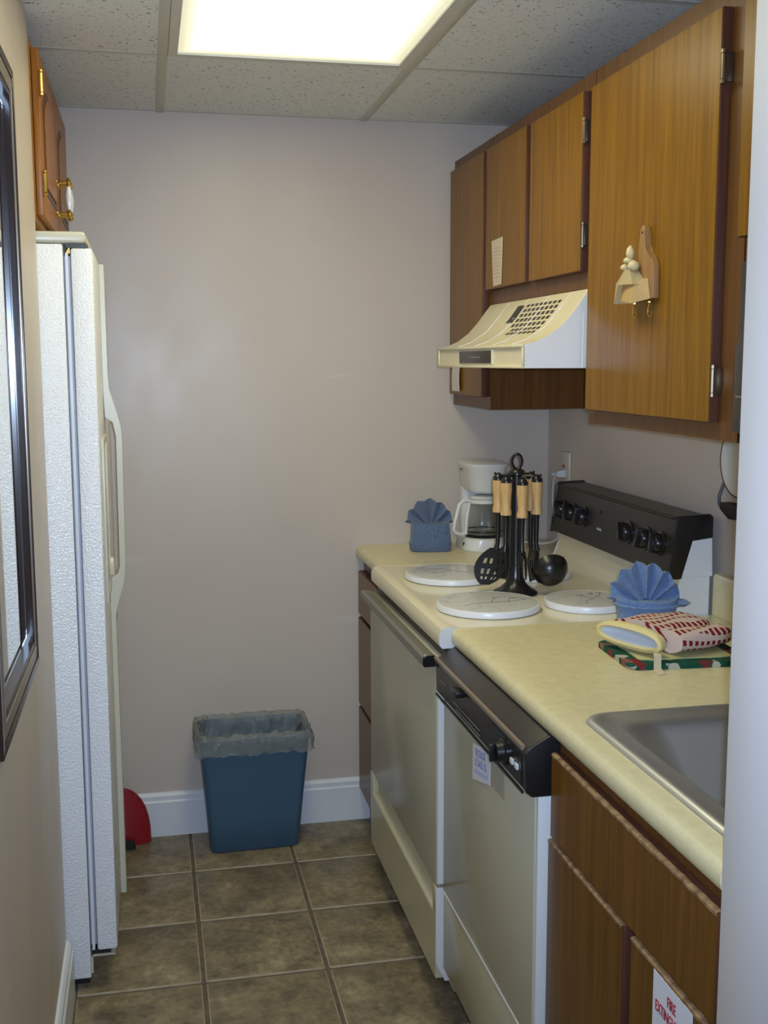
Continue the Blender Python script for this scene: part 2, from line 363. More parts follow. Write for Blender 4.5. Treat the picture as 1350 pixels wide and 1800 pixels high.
def carcass(name, y0, y1, z0, z1, label, stiles, rails):
    t = thing(name, (-.16, (y0+y1)/2, z0), label, 'cabinet', 'wall cabinets over the counter')
    bx('body', (FX+.019, -.001, y0+.001, y1-.001, z0, z1), 'cabinet_frame_wood', t, smooth=0)
    bm = nb()
    for a, b_ in stiles: box(bm, FX, FX+.0185, a, b_, z0, z1)
    yy = sorted([y0+.001, y1-.001])
    for a, b_ in rails: box(bm, FX+.0003, FX+.0183, yy[0]+.0008, yy[1]-.0008, a+.0004, b_-.0004)
    obj('face_frame', bm, 'cabinet_frame_wood', t, smooth=0)
    return t
t = carcass('wall_cabinet', -.404, -.008, 1.36, ZT, 'narrow tall wall cabinet in the corner beside the back wall', [(-.403, -.365), (-.05, -.009)], [(1.36, 1.41), (2.06, ZT)])
panel_door(t, 'door', -.378, -.03, 1.395, 2.079)
t = carcass('wall_cabinet', -1.134, -.406, 1.655, ZT, 'short two-door wall cabinet above the range hood', [(-1.133, -1.09), (-.79, -.74), (-.445, -.407)], [(1.655, 1.71), (2.06, ZT)])
panel_door(t, 'door', -.743, -.39-.017, 1.694, 2.077)
panel_door(t, 'door', -1.113, -.773, 1.693, 2.074, hz=(1.99, 1.77), hy=-1.114)
t = carcass('wall_cabinet', -1.776, -1.136, 1.36, ZT, 'large single-door wall cabinet with the wooden hook plaque on it', [(-1.775, -1.70), (-1.17, -1.137)], [(1.36, 1.41), (2.05, ZT)])
big = panel_door(t, 'door', -1.712, -1.158, 1.391, 2.071, hz=(1.975, 1.462), hy=-1.713)
t = carcass('wall_cabinet', -2.345, -1.778, 1.668, ZT, 'short wall cabinet above the microwave by the white wall', [(-1.81, -1.779), (-2.344, -2.31)], [(1.668, 1.71), (2.06, ZT)])
panel_door(t, 'door', -2.325, -1.784, 1.693, 2.072)
bx('filler_panel', (FX, FX+.018, -1.835, -1.779, 1.53, 1.6675), 'cabinet_frame_wood', t, smooth=0)
bx('shelf', (FX+.01, -.002, -2.34, -1.779, 1.36, 1.378), 'black_matte', t, smooth=0)
bx('end_panel', (FX+.02, -.002, -2.345, -2.327, 1.3785, 1.6675), 'cabinet_frame_wood', t, smooth=0)
# microwave
t = thing('microwave', (-.2, -2.08, 1.3785), 'black microwave oven in the niche beside the white wall', 'microwave')
bx('body', (-.37, -.02, -2.31, -1.87, 1.3785, 1.64), 'black_matte', t, bev=.006)
d = bx('door', (-.402, -.3705, -2.31, -1.90, 1.385, 1.645), 'black_plastic', t, bev=.006)
bx('window', (-.4035, -.4021, -2.20, -1.95, 1.43, 1.60), 'control_black', d)
bx('trim_line', (-.404, -.4022, -2.30, -1.905, 1.44, 1.443), 'print_gray', d)
bx('vent_grille', (-.39, -.3705, -1.899, -1.872, 1.385, 1.52), 'dark_strip', t, bev=.003)

# range hood
t = thing('range_hood', (-.25, -.77, 1.48), 'almond range hood with white ends under the short cabinet', 'range hood')
hy0, hy1 = -1.138, -.412
crv = [(-.478, 1.533), (-.455, 1.5385), (-.425, 1.552), (-.395, 1.574), (-.367, 1.605), (-.345, 1.635), (-.330, 1.6535)]
def crx(s):
    n = len(crv)-1; k = min(int(s*n), n-1); f = s*n-k; return (crv[k][0]*(1-f)+crv[k+1][0]*f, crv[k][1]*(1-f)+crv[k+1][1]*f)
bm = nb(); pts = [(-.478, 1.481)]+crv+[(-.30, 1.6535), (-.30, 1.481)]
prism(bm, pts, 'y', hy0+.002, hy1); obj('shell', bm, 'almond', t, smooth=30)
bm = nb(); prism(bm, [(-.4775, 1.4815)]+[(x+.0005, z-.0005) for x, z in crv]+[(-.002, 1.6535), (-.002, 1.4815)], 'y', hy0, hy0+.0018); 
prism(bm, [(-.30, 1.4815), (-.30, 1.6535), (-.002, 1.6535), (-.002, 1.4815)], 'y', hy0+.0019, hy1)
obj('side_panel', bm, 'range_white', t, smooth=0)
bx('side_flange', (-.345, -.306, hy0-.0012, hy0-.0001, 1.482, 1.60), 'range_white', t)
bm = nb()   # raised border round the front face
for d in ((hy0+.004, hy1-.002, 1.527, 1.534), (hy0+.004, hy1-.002, 1.4805, 1.4875), (hy0+.002, hy0+.008, 1.4876, 1.5268), (hy1-.010, hy1-.002, 1.4876, 1.5268)): box(bm, -.484, -.4783, *d, bev=.0015)
obj('front_border', bm, 'almond', t)
lp = bx('control_plate', (-.4815, -.4783, -.905, -.625, 1.492, 1.522), 'control_black', t, bev=.001)
bx('print_line', (-.4822, -.4816, -.81, -.72, 1.505, 1.508), 'print_gray', lp)
bx('plate_trim', (-.4825, -.4783, -.911, -.906, 1.490, 1.524), 'almond', t)
def hood_patch(y0, y1, s0, s1, lift=.0012, th=.0016):
    rows = []
    for k in range(5):
        s = s0+(s1-s0)*k/4; x, z = crx(s); x2, z2 = crx(min(s+.02, 1)); dx, dz = x2-x, z2-z; L = math.hypot(dx, dz) or 1
        nx, nz = -dz/L, dx/L; rows.append([(x+nx*lift, y0, z+nz*lift), (x+nx*lift, y1, z+nz*lift)])
    return surf(nb(), rows, th)
for yy in (-1.03, -.885, -.735, -.585):
    obj('seam_rib', hood_patch(yy-.002, yy+.002, .02, .985, .001), 'range_white', t)
ng = 7
for a in range(8):
    for c in range(ng):
        y0 = -.995+.031*a; s0 = .40+.068*c
        if a > 6 and c < 2: continue
        obj('vent_slot', hood_patch(y0-.009, y0+.009, s0, s0+.040, .0008, .001), 'control_black', t)
obj('switch', hood_patch(-.745, -.700, .60, .84, .002, .003), 'black_plastic', t)

# ------------------------------------------------------------------ base run on the right
t = thing('drawer_base_cabinet', (-.31, -.19, 0), 'narrow wooden three-drawer base cabinet in the far corner', 'cabinet')
bx('body', (-.622, -.002, -.380, -.018, .145, .875), 'cabinet_frame_wood', t, smooth=0)
bx('toe_kick', (-.55, -.02, -.379, -.018, 0, .1445), 'black_matte', t, smooth=0)
for z0, z1 in ((.700, .838), (.405, .688), (.118, .393)):
    d = bx('drawer', (-.6425, -.6225, -.365, -.034, z0, z1), 'door_edge_wood', t, bev=.0012)
    bx('veneer', (-.6440, -.6426, -.364, -.035, z0+.002, z1-.002), 'base_wood', d, smooth=0)
# counters
def counter_profile(x1):
    return [(-.636, .876), (-.641, .878), (-.6445, .883), (-.646, .890), (-.646, .899), (-.644, .906), (-.639, .9115), (-.631, .914), (x1, .914), (x1, .876)]
o = obj('countertop', prism(nb(), counter_profile(-.002), 'y', -.3835, -.002), 'laminate', smooth=30)
tag(o, 'short cream laminate countertop against the back wall', 'countertop')
t = thing('countertop', (-.3, -1.75, .876), 'long cream laminate countertop with backsplash and sink cut-out', 'countertop')
bm = nb(); prism(bm, counter_profile(-.585), 'y', -2.344, -1.158); box(bm, -.585, -.002, -1.815, -1.158, .876, .914); box(bm, -.585, -.002, -2.344, -2.325, .876, .914); box(bm, -.075, -.002, -2.325, -1.815, .876, .914)
obj('slab', bm, 'laminate', t, smooth=30)
bm = nb(); prism(bm, [(-.022, .9145), (-.022, 1.002), (-.018, 1.010), (-.010, 1.0125), (-.001, 1.0125), (-.001, .9145)], 'y', -2.344, -1.158); obj('backsplash', bm, 'laminate', t, smooth=30)
# sink
t = thing('sink', (-.33, -2.06, .76), 'stainless steel sink set into the near counter', 'sink')
loops = [(0, .9145, .045), (.002, .919, .045), (.008, .9215, .043), (.016, .9205, .04), (.020, .917, .04), (.040, .9165, .045), (.047, .9145, .06), (.055, .906, .07), (.060, .892, .075), (.090, .795, .085), (.102, .773, .085), (.125, .763, .075), (.17, .760, .05)]
bm = nb(); rings = []
for ins, z, r in loops: rings.append([bm.verts.new((x, y, z)) for x, y in rrect(-.606+ins, -.056-ins, -2.338+ins, -1.797-ins, r)])
for A, B in zip(rings, rings[1:]):
    for i in range(len(A)): bm.faces.new((A[i], A[(i+1) % len(A)], B[(i+1) % len(A)], B[i]))
bm.faces.new(rings[-1]); obj('basin', bm, 'stainless', t, smooth=50)
obj('drain', lathe(nb(), [(0, .002), (.03, .002), (.042, .004), (.045, 0), (0, -.002)], (-.33, -2.07, .7605)), 'chrome', t)
# stove
SX = -.676; sy0, sy1 = -1.150, -.388
t = thing('kitchen_stove', (-.35, -.77, 0), 'white freestanding electric stove with black control panel at the back', 'stove')
bx('body', (-.632, -.02, sy0+.002, sy1-.002, .05, .885), 'range_white', t, bev=.003)
bx('base', (-.58, -.04, sy0+.03, sy1-.03, 0, .0495), 'black_matte', t)
bm = nb()
rows = []
pr_ = [(-.664, .868), (-.670, .874), (-.672, .886), (-.671, .900), (-.666, .911), (-.656, .9155), (-.640, .9150), (-.625, .9125), (-.20, .9125), (-.158, .9128), (-.135, .919), (-.117, .936), (-.107, .965), (-.102, 1.003), (-.03, 1.003), (-.03, .868)]
prism(bm, pr_, 'y', sy0, sy1); obj('cooktop', bm, 'enamel_top', t, smooth=35)
for a, b_ in ((sy0-.0022, sy0-.0002), (sy1+.0002, sy1+.0022)):
    bm = nb(); prism(bm, [(x, z) for x, z in pr_[:8]]+[(-.2, .9128), (-.15, .917), (-.12, .934), (-.095, 1.004), (-.028, 1.004), (-.028, .868)], 'y', a, b_); obj('side_trim', bm, 'range_white', t, smooth=0)
# backguard
cpn = bm = nb(); prism(bm, [(-.128, 1.004), (-.112, 1.135), (-.106, 1.142), (-.035, 1.145), (-.028, 1.138), (-.028, 1.004)], 'y', sy0+.006, sy1-.006); cp = obj('control_panel', bm, 'control_black', t, smooth=30)
for a, b_ in ((sy0-.004, sy0+.0055), (sy1-.0055, sy1+.004)):
    bm = nb(); prism(bm, [(-.131, 1.0), (-.116, 1.137), (-.109, 1.146), (-.033, 1.149), (-.024, 1.142), (-.024, 1.095), (-.075, 1.09), (-.100, 1.0)], 'y', a, b_, bev=.0012); obj('end_cap', bm, 'black_plastic', t, smooth=30)
bm = nb(); prism(bm, [(-.098, 1.0045), (-.074, 1.088), (-.026, 1.093), (-.022, 1.0045)], 'y', sy0-.0035, sy0+.0055); obj('backguard_side', bm, 'range_white', t, smooth=0)
bx('top_trim', (-.1125, -.1085, sy0+.02, sy1-.02, 1.1375, 1.1405), 'dark_strip', t)
nrm = Vector((-.131, 0, .016)).normalized()
def knob(y, z, r=.0235):
    xs = -.128+(z-1.004)/.131*.016; c = Vector((xs, y, z))
    k = obj('knob', lathe(nb(), [(0, .0), (r*1.25, .0), (r*1.25, .003), (r*.9, .005), (r*.86, .016), (r*.7, .020), (0, .021)], c+nrm*.0005, nrm, 16), 'black_plastic', t)
    bm = nb(); box(bm, -.0045, .0045, -r*1.02, r*1.02, .006, .030, bev=.002)
    a, b2 = frame_of(nrm); ang = random.uniform(-.5, .5); u = a*math.cos(ang)+b2*math.sin(ang); w_ = nrm.cross(u)
    Mx = Matrix((u, w_, nrm)).transposed().to_4x4(); Mx.translation = c; bmesh.ops.transform(bm, matrix=Mx, verts=bm.verts); obj('grip', bm, 'black_plastic', k)
    bm = nb(); box(bm, -.0008, .0008, -.002, r*.9, .0302, .0308); bmesh.ops.transform(bm, matrix=Mx, verts=bm.verts); obj('pointer', bm, 'print_gray', k)
for y in (-.455, -.53, -.615, -.905, -1.01, -1.085): knob(y, 1.073)
lg = bx('badge', (-.1245, -.1235, -.745, -.715, 1.052, 1.058), 'button_pale', t)
obj('indicator', lathe(nb(), [(0, 0), (.004, 0), (.003, .003), (0, .003)], (-.1175, -.72, 1.098), nrm, 10), 'black_plastic', t)
# oven door, handle, drawer
d = bx('oven_door', (SX, -.6335, sy0+.004, sy1-.004, .3165, .843), 'oven_glass', t, bev=.004)
bx('door_edge', (SX+.004, -.6335, sy0+.0015, sy0+.0038, .318, .842), 'range_white', d)
bx('door_edge', (SX+.004, -.6335, sy1-.0038, sy1-.0015, .318, .842), 'range_white', d)
bx('vent_gap', (-.655, -.6335, sy0+.01, sy1-.01, .8435, .867), 'dark_strip', t)
bm = nb(); prism(bm, [(SX-.026, .826), (SX-.030, .832), (SX-.029, .846), (SX-.022, .851), (SX-.001, .849), (SX-.001, .842), (SX-.018, .842), (SX-.018, .828)], 'y', -1.135, -.40); hd = obj('handle', bm, 'handle_gray', d, smooth=30)
bm = nb(); prism(bm, [(SX-.0265, .8255), (SX-.0305, .832), (SX-.0295, .8465), (SX-.022, .8515), (SX-.001, .8495), (SX-.001, .826)], 'y', -1.142, -1.1355); obj('handle_end', bm, 'black_plastic', d)
bm = nb(); prism(bm, [(SX-.0275, .8465), (SX-.022, .8525), (SX-.003, .8515), (SX-.003, .8500), (SX-.022, .8500)], 'y', -1.143, -1.128); obj('handle_tip', bm, 'chrome', d)
bm = nb(); prism(bm, [(SX, .090), (SX, .243), (SX+.003, .247), (SX+.020, .252), (SX+.014, .299), (SX+.004, .306), (SX+.004, .309), (-.634, .309), (-.634, .090)], 'y', sy0+.003, sy1-.003)
dr = obj('storage_drawer', bm, 'drawer_front', t, smooth=20)
for a, b_ in ((sy0+.0005, sy0+.0028), (sy1-.0028, sy1-.0005)):
    bm = nb(); prism(bm, [(SX, .13), (SX, .305), (SX+.003, .3095), (-.634, .3095), (-.634, .082), (SX+.022, .082)], 'y', a, b_); obj('drawer_side', bm, 'range_white', dr, smooth=0)
for a, b_ in ((sy0+.003, sy0+.03), (sy1-.03, sy1-.003)):
    bm = nb(); box(bm, SX, SX+.019, a, b_, .2435, .3085, bev=.002); obj('drawer_corner', bm, 'drawer_front', dr)
# burner covers
def burner(x, y, r, label, seedang):
    t = thing('burner_cover', (x, y, .9128), label, 'burner cover', 'round burner covers on the stove')
    obj('rim', lathe(nb(), [(0, .0), (r*.97, .0), (r, .003), (r, .0135), (r*.985, .0165), (r*.96, .0172), (r*.9595, .0160), (0, .0160)], (x, y, .9128), seg=48), 'cover_rim', t)
    obj('top', lathe(nb(), [(0, .0175), (r*.93, .0172), (r*.958, .0168), (r*.958, .0161), (0, .0161)], (x, y, .9128), seg=48), 'burner_cover', t)
    bm = nb(); ca, sa = math.cos(seedang), math.sin(seedang)
    def L(p): return (x+p[0]*ca-p[1]*sa, y+p[0]*sa+p[1]*ca, .9128+.0177)
    for P in (bez((-.6*r, -.2*r, 0), (-.2*r, .1*r, 0), (.2*r, -.35*r, 0), (.75*r, -.1*r, 0), 10), bez((0, -.14*r, 0), (.1*r, .0, 0), (.2*r, .2*r, 0), (.3*r, .25*r, 0), 6), bez((.35*r, -.2*r, 0), (.4*r, -.1*r, 0), (.5*r, .1*r, 0), (.6*r, .1*r, 0), 6)):
        tube(bm, [L(p) for p in P], .0009, 4, .3)
    for p in ((.75*r, -.1*r), (.3*r, .25*r), (.6*r, .1*r)):
        for k in range(3):
            a = k*2.1; tube(bm, [L(p), L((p[0]+.09*r*math.cos(a), p[1]+.09*r*math.sin(a)))], [.0006, .0016], 4, .3)
    obj('flower_print', bm, 'flower_ink', t)
burner(-.490, -.590, .126, 'white burner cover at the front of the stove nearest the far counter', 2.5)
burner(-.505, -.975, .124, 'white burner cover at the front of the stove nearest the dishwasher', .2)
burner(-.264, -.995, .102, 'white burner cover at the back of the stove beside the near blue towel', .9)
burner(-.264, -.612, .102, 'white burner cover at the back of the stove behind the utensils', 1.8)
# dishwasher
DWX = -.662; dy0, dy1 = -1.770, -1.158
t = thing('dishwasher', (-.35, -1.46, 0), 'almond dishwasher with a black control panel beside the stove', 'dishwasher')
bx('tub', (-.60, -.03, dy0+.004, dy1-.004, .10, .870), 'range_white', t)
bx('toe_panel', (-.575, -.56, dy0+.01, dy1-.01, .004, .0995), 'dark_strip', t)
d = bx('door', (DWX, -.601, dy0+.016, dy1-.002, .310, .768), 'oven_glass', t, bev=.002)
bx('door_edge', (DWX+.002, -.601, dy0+.004, dy0+.0155, .125, .768), 'range_white', d)
bx('access_panel', (DWX+.001, -.601, dy0+.016, dy1-.002, .122, .304), 'oven_glass', t, bev=.002)
bx('seam_trim', (DWX-.001, -.601, dy0+.016, dy1-.002, .3045, .3095), 'range_white', t)
bm = nb(); prism(bm, [(-.601, .770), (-.672, .770), (-.680, .778), (-.682, .845), (-.676, .853), (-.640, .8745), (-.601, .8745)], 'y', dy0+.012, dy1-.003, bev=.002); cpd = obj('control_panel', bm, 'control_black', t, smooth=30)
bm = nb(); prism(bm, [(-.601, .7695), (-.671, .7685), (-.682, .7775), (-.6845, .846), (-.677, .8545), (-.640, .8752), (-.601, .8752)], 'y', dy0+.003, dy0+.0115, bev=.0015); obj('end_cap', bm, 'black_plastic', t, smooth=30)
bm = nb(); prism(bm, [(-.6825, .846), (-.6865, .848), (-.6865, .8545), (-.680, .8555), (-.678, .853)], 'y', dy0+.02, dy1-.006); obj('trim_bar', bm, 'bronze_strip', t)
bx('lower_lip', (-.6835, -.6805, dy0+.02, dy1-.01, .7705, .775), 'black_plastic', t)
bx('dial_recess', (-.6832, -.6818, -1.742, -1.575, .782, .838), 'black_plastic', t)
k = obj('dial', lathe(nb(), [(0, 0), (.024, 0), (.024, .004), (.019, .006), (.017, .018), (0, .019)], (-.6835, -1.655, .811), (-1, 0, 0), 20), 'black_plastic', t)
bx('dial_grip', (-.712, -.7026, -1.659, -1.651, .795, .827), 'black_plastic', k, bev=.002)
for y in (-1.700, -1.725): bx('button', (-.688, -.6834, y-.007, y+.007, .805, .815), 'button_pale', t, bev=.001)
bx('button', (-.688, -.6834, -1.618, -1.606, .786, .800), 'button_pale', t, bev=.001)
bm = nb(); box(bm, -.700, -.6822, -1.392, -1.350, .829, .841, bev=.002); obj('latch_lever', bm, 'black_plastic', t)
for y0, y1, z in ((-1.245, -1.205, .812), (-1.50, -1.30, .796), (-1.50, -1.33, .786), (-1.42, -1.30, .778)): bx('print_line', (-.6832, -.6824, y0, y1, z, z+.0016), 'print_gray', t)
# note on the dishwasher
t = thing('paper_note', (DWX-.002, -1.44, .665), 'white handwritten note taped to the dishwasher door', 'note')
bm = nb(); prism(bm, [(-1.508, .690), (-1.508, .757), (-1.392, .735), (-1.392, .660)], 'x', DWX-.0022, DWX-.0012); obj('sheet', bm, 'paper_white', t, smooth=0)
for s, z, sz in (('PLEASE', .722, .022), ('LOAD IS', .702, .022)): obj('handwriting', text_bm(s, sz, face_minus_x(DWX-.0026, -1.448, z) @ Matrix.Rotation(math.radians(9), 4, 'Z')), 'ink_blue', t, smooth=0)
bm = nb(); pts = [(DWX-.0026, -1.402-.007*i, .682+.0012*i+(.006 if i % 2 else -.004)) for i in range(14)]; tube(bm, pts, .0008, 4); obj('handwriting', bm, 'ink_blue', t)
bm = nb(); prism(bm, [(-1.592, .695), (-1.592, .762), (-1.509, .757), (-1.509, .692)], 'x', DWX-.0018, DWX-.0012); obj('tape', bm, 'tape', t, smooth=0)
bx('tape_scrap', (DWX-.0024, DWX-.0019, -1.593, -1.586, .694, .703), 'kraft_bag', t)
# sink base cabinet
t = thing('sink_base_cabinet', (-.31, -2.06, 0), 'wooden sink base cabinet with worn door edges by the white wall', 'cabinet')
bm = nb(); box(bm, -.625, -.602, -2.345, -1.774, .10, .875); obj('face_frame', bm, 'cabinet_frame_wood', t, smooth=0)
bm = nb(); box(bm, -.601, -.02, -1.792, -1.774, .10, .875); box(bm, -.601, -.02, -2.345, -2.327, .10, .875); box(bm, -.601, -.02, -2.326, -1.793, .10, .12); obj('carcass', bm, 'cabinet_frame_wood', t, smooth=0)
bx('toe_kick', (-.555, -.54, -2.345, -1.774, 0, .0995), 'black_matte', t, smooth=0)
def worn_slab(name, y0, y1, z0, z1, sides=('top',)):
    d = bx(name, (-.6435, -.6255, y0, y1, z0, z1), 'door_edge_wood', t, bev=.001)
    bx('veneer', (-.645, -.6436, y0, y1, z0, z1-.002), 'base_wood', d, smooth=0)
    rnd = random.Random(int(abs(y0)*1000)); rows = []; n = 40
    for i in range(n+1):
        y = y0+(y1-y0)*i/n; a = .0016+.0022*rnd.random(); rows.append([(-.6458, y, z1-a-.0025), (-.6461, y, z1-a*.35), (-.6425, y, z1+.0008), (-.6385+.001*rnd.random(), y, z1+.0006)])
    obj('worn_edge', surf(nb(), rows, .0006), 'worn_edge', d)
    return d
worn_slab('false_drawer_front', -2.338, -1.786, .708, .851)
d1 = worn_slab('door', -2.076, -1.777, .12, .698)
d2 = worn_slab('door', -2.343, -2.108, .12, .698)
# sticker
t = thing('fire_extinguisher_sticker', (-.6462, -2.235, .60), 'white sticker with red lettering on the sink cabinet door', 'sticker')
bx('sheet', (-.6462, -.6452, -2.29, -2.182, .585, .6925), 'paper_white', t, smooth=0)
for s, z, yy in (('FIRE', .663, -2.236), ('EXTINGUISHER', .641, -2.236), ('INSIDE', .619, -2.236)):
    Mx = face_minus_x(-.6467, yy, z) @ Matrix.Diagonal((.62, 1, 1, 1)); obj('lettering', text_bm(s, .0215, Mx), 'ink_red', t, smooth=0)

# ------------------------------------------------------------------ refrigerator and the left side
FY0, FY1 = -.874, -.075
t = thing('refrigerator', (-1.8, -.475, 0), 'white side-by-side refrigerator with textured side and long handles', 'refrigerator')
bx('cabinet', (-2.20, -1.457, FY0, FY1, .030, 1.755), 'fridge_white', t, bev=.004)
bm = nb(); box(bm, -2.19, -1.408, FY0-.001, FY1, 1.7565, 1.782, bev=.007, seg=3); obj('top_cover', bm, 'fridge_trim', t)
bx('door_seal', (-1.4565, -1.4415, FY0+.008, FY1-.008, .11, 1.730), 'gasket', t, bev=.003)
bx('seal_lip', (-1.4525, -1.4465, FY0+.003, FY1-.003, .10, 1.735), 'trim_white', t)
bm = nb(); prism(bm, [(-1.452, 1.7345), (-1.442, 1.7345), (-1.442, 1.752)], 'y', FY0+.004, FY0+.05); obj('hinge_bracket', bm, 'brass', t)
bx('hinge_block', (-1.450, -1.405, FY0+.004, FY0+.06, 1.7470, 1.7560), 'dark_strip', t)
dm = -.520
ds = []
for a, b_ in ((FY0, dm-.003), (dm+.003, FY1)):
    ds.append(bx('door', (-1.441, -1.3935, a, b_, .098, 1.7465), 'fridge_white', t, bev=.006))
def fridge_handle(door, y, w, grip):
    # long trim strip with a looped grip
    y0, y1 = y-w/2, y+w/2
    if grip:
        out = [(-1.382, 1.738), (-1.381, 1.47), (-1.379, 1.43), (-1.366, 1.385), (-1.353, 1.335), (-1.351, 1.29), (-1.353, .98), (-1.357, .935), (-1.372, .885), (-1.380, .855), (-1.381, .81), (-1.379, .085)]
        inn = [(-1.393, 1.738), (-1.393, 1.47), (-1.393, 1.42), (-1.391, 1.36), (-1.372, 1.345), (-1.3655, 1.31), (-1.367, .975), (-1.372, .955), (-1.391, .945), (-1.393, .88), (-1.393, .81), (-1.393, .085)]
        rows = []
        n = len(out); bm = nb(); V = []
        for (ox, oz), (ix, iz) in zip(out, inn): V.append([bm.verts.new((ox, y0, oz)), bm.verts.new((ox, y1, oz)), bm.verts.new((ix, y1, iz)), bm.verts.new((ix, y0, iz))])
        for A, B in zip(V, V[1:]):
            for i in range(4): bm.faces.new((A[i], A[(i+1) % 4], B[(i+1) % 4], B[i]))
        bm.faces.new(V[0][::-1]); bm.faces.new(V[-1])
        bmesh.ops.bevel(bm, geom=[e for e in bm.edges if abs(e.verts[0].co.y-e.verts[1].co.y) < 1e-6 and e.calc_face_angle(0) > .6 and min(e.verts[0].co.x, e.verts[1].co.x) > -1.3925], offset=.003, segments=2, affect='EDGES')
    else:
        bm = box(nb(), -1.393, -1.385, y0, y1, .085, 1.738, bev=.002)
    h = obj('handle', bm, 'fridge_trim', door, smooth=35)
    if grip: bx('screw', (-1.3805, -1.3790, y0-.001, y0+.004, .835, .842), 'dark_strip', door)
    return h
fridge_handle(ds[0], dm-.020, .030, True)
fridge_handle(ds[1], dm+.020, .028, True)
bm = nb(); y0, y1 = -.80, -.60
for d in ((y0, y0+.018, .93, 1.32), (y1-.018, y1, .93, 1.32), (y0+.018, y1-.018, 1.302, 1.32), (y0+.018, y1-.018, .93, .95)): box(bm, -1.3934, -1.3865, *d, bev=.002)
obj('dispenser_bezel', bm, 'fridge_trim', ds[0]); bx('dispenser_panel', (-1.3934, -1.391, y0+.02, y1-.02, .952, 1.30), 'almond', ds[0]); bx('dispenser_lever', (-1.391, -1.378, -.63, -.61, .965, 1.01), 'almond', ds[0], bev=.003)
bx('toe_grille', (-1.60, -1.462, FY0+.02, FY1-.02, .008, .0295), 'black_matte', t)
bm = nb(); box(bm, -1.455, -1.400, FY0+.006, FY0+.05, .0815, .0845); box(bm, -1.4565, -1.4525, FY0+.006, FY0+.05, .04, .0845); obj('lower_hinge', bm, 'fridge_trim', t)
bx('lower_shade_block', (-1.4522, -1.41, FY0+.012, FY0+.05, .085, .0975), 'black_matte', t)  # added black block standing in for the shade in the gap below the door
for y in (FY0+.06, FY1-.06):
    for x in (-1.52, -2.1): obj('foot', lathe(nb(), [(0, 0), (.018, 0), (.018, .012), (.008, .014), (.008, .031), (0, .031)], (x, y, 0), seg=12), 'black_matte', t)
# cabinet above the refrigerator
CX = -1.4985
t = thing('fridge_top_cabinet', (-1.85, -.46, 1.80), 'orange oak wall cabinet with arched doors above the refrigerator', 'cabinet')
bx('body', (-2.24, CX-.022, -.884, -.012, 1.80, 2.180), 'oak_red', t, smooth=0)
bm = nb()
for d in ((-.884, -.868, 1.80, 2.18), (-.030, -.012, 1.80, 2.18), (-.868, -.030, 1.80, 1.825), (-.868, -.030, 2.155, 2.18)): box(bm, CX-.0215, CX-.010, *d)
obj('face_frame', bm, 'oak_red', t, smooth=0)
def arch_door(y0, y1):
    z0, z1 = 1.815, 2.168
    d = bx('door', (CX-.0098, CX+.006, y0, y1, z0, z1), 'oak_red', t, bev=.003)
    w = .055; n = 16; pts = [(y0+w, z0+w)]
    pts = [(y1-w, z0+w), (y0+w, z0+w)]+[(y0+w+(y1-y0-2*w)*i/n, z1-w-.055+.055*math.sin(math.pi*i/n)**.8) for i in range(n+1)]
    bm = nb(); prism(bm, pts, 'x', CX+.0062, CX+.0072); obj('panel_groove', bm, 'oak_groove', d, smooth=0)
    cy = (y0+y1)/2; cz = (z0+z1)/2
    bm = nb(); prism(bm, [(cy+(p[0]-cy)*.84, cz+(p[1]-cz)*.88) for p in pts], 'x', CX+.0073, CX+.0105, bev=.0012); obj('raised_panel', bm, 'oak_red', d, smooth=20)
    return d
da = arch_door(-.866, -.455); db = arch_door(-.445, -.034)
for z in (2.095, 1.885):
    bm = nb(); box(bm, CX+.0062, CX+.0095, -.866, -.852, z-.018, z+.018, bev=.001); tube(bm, [(CX+.010, -.8665, z-.020), (CX+.010, -.8665, z+.020)], .0045, 8)
    for dz in (-.024, .024): lathe(bm, [(0, -.006), (.005, -.002), (.005, .002), (0, .006)], (CX+.010, -.8665, z+dz), seg=8)
    obj('hinge', bm, 'brass', da)
def cab_handle(y):
    xh = CX+.036
    h = obj('handle', lathe(nb(), [(0, -.030), (.0045, -.028), (.0080, -.008), (.0085, .006), (.0045, .028), (0, .030)], (xh, y, 1.9065), seg=12), 'porcelain', t)
    for z in (1.945, 1.868):
        bm = nb(); tube(bm, [(CX+.006, y, z), (xh, y, z)], .0035, 8); lathe(bm, [(0, -.011), (.005, -.008), (.0065, -.003), (.004, 0), (.0065, .004), (.003, .010), (0, .013)], (xh, y, z), seg=10); lathe(bm, [(0, 0), (.010, 0), (.008, .003), (0, .003)], (CX+.0062, y, z), (1, 0, 0), 10)
        obj('brass_mount', bm, 'brass', h)
cab_handle(-.480)
cab_handle(-.420)
# framed mirror on the left wall
t = thing('wall_mirror', (XL+.012, -1.66, .955), 'tall dark-framed mirror on the left wall reflecting the refrigerator', 'mirror')
py0, py1, pz0, pz1 = -1.930, -1.412, .955, 1.985; fw = .050
mit = [((py0, pz0), (py0, pz1), (py0+fw, pz1-fw), (py0+fw, pz0+fw)), ((py1, pz1), (py1, pz0), (py1-fw, pz0+fw), (py1-fw, pz1-fw)), ((py1, pz0), (py0, pz0), (py0+fw, pz0+fw), (py1-fw, pz0+fw)), ((py0, pz1), (py1, pz1), (py1-fw, pz1-fw), (py0+fw, pz1-fw))]
def inset(q, a, b_):   # strip of a mitred rail between fractions a and b_ of its width
    o0, o1, i1, i0 = q; L = lambda p, r_, f: (p[0]+(r_[0]-p[0])*f, p[1]+(r_[1]-p[1])*f)
    return [L(o0, i0, a), L(o1, i1, a), L(o1, i1, b_), L(o0, i0, b_)]
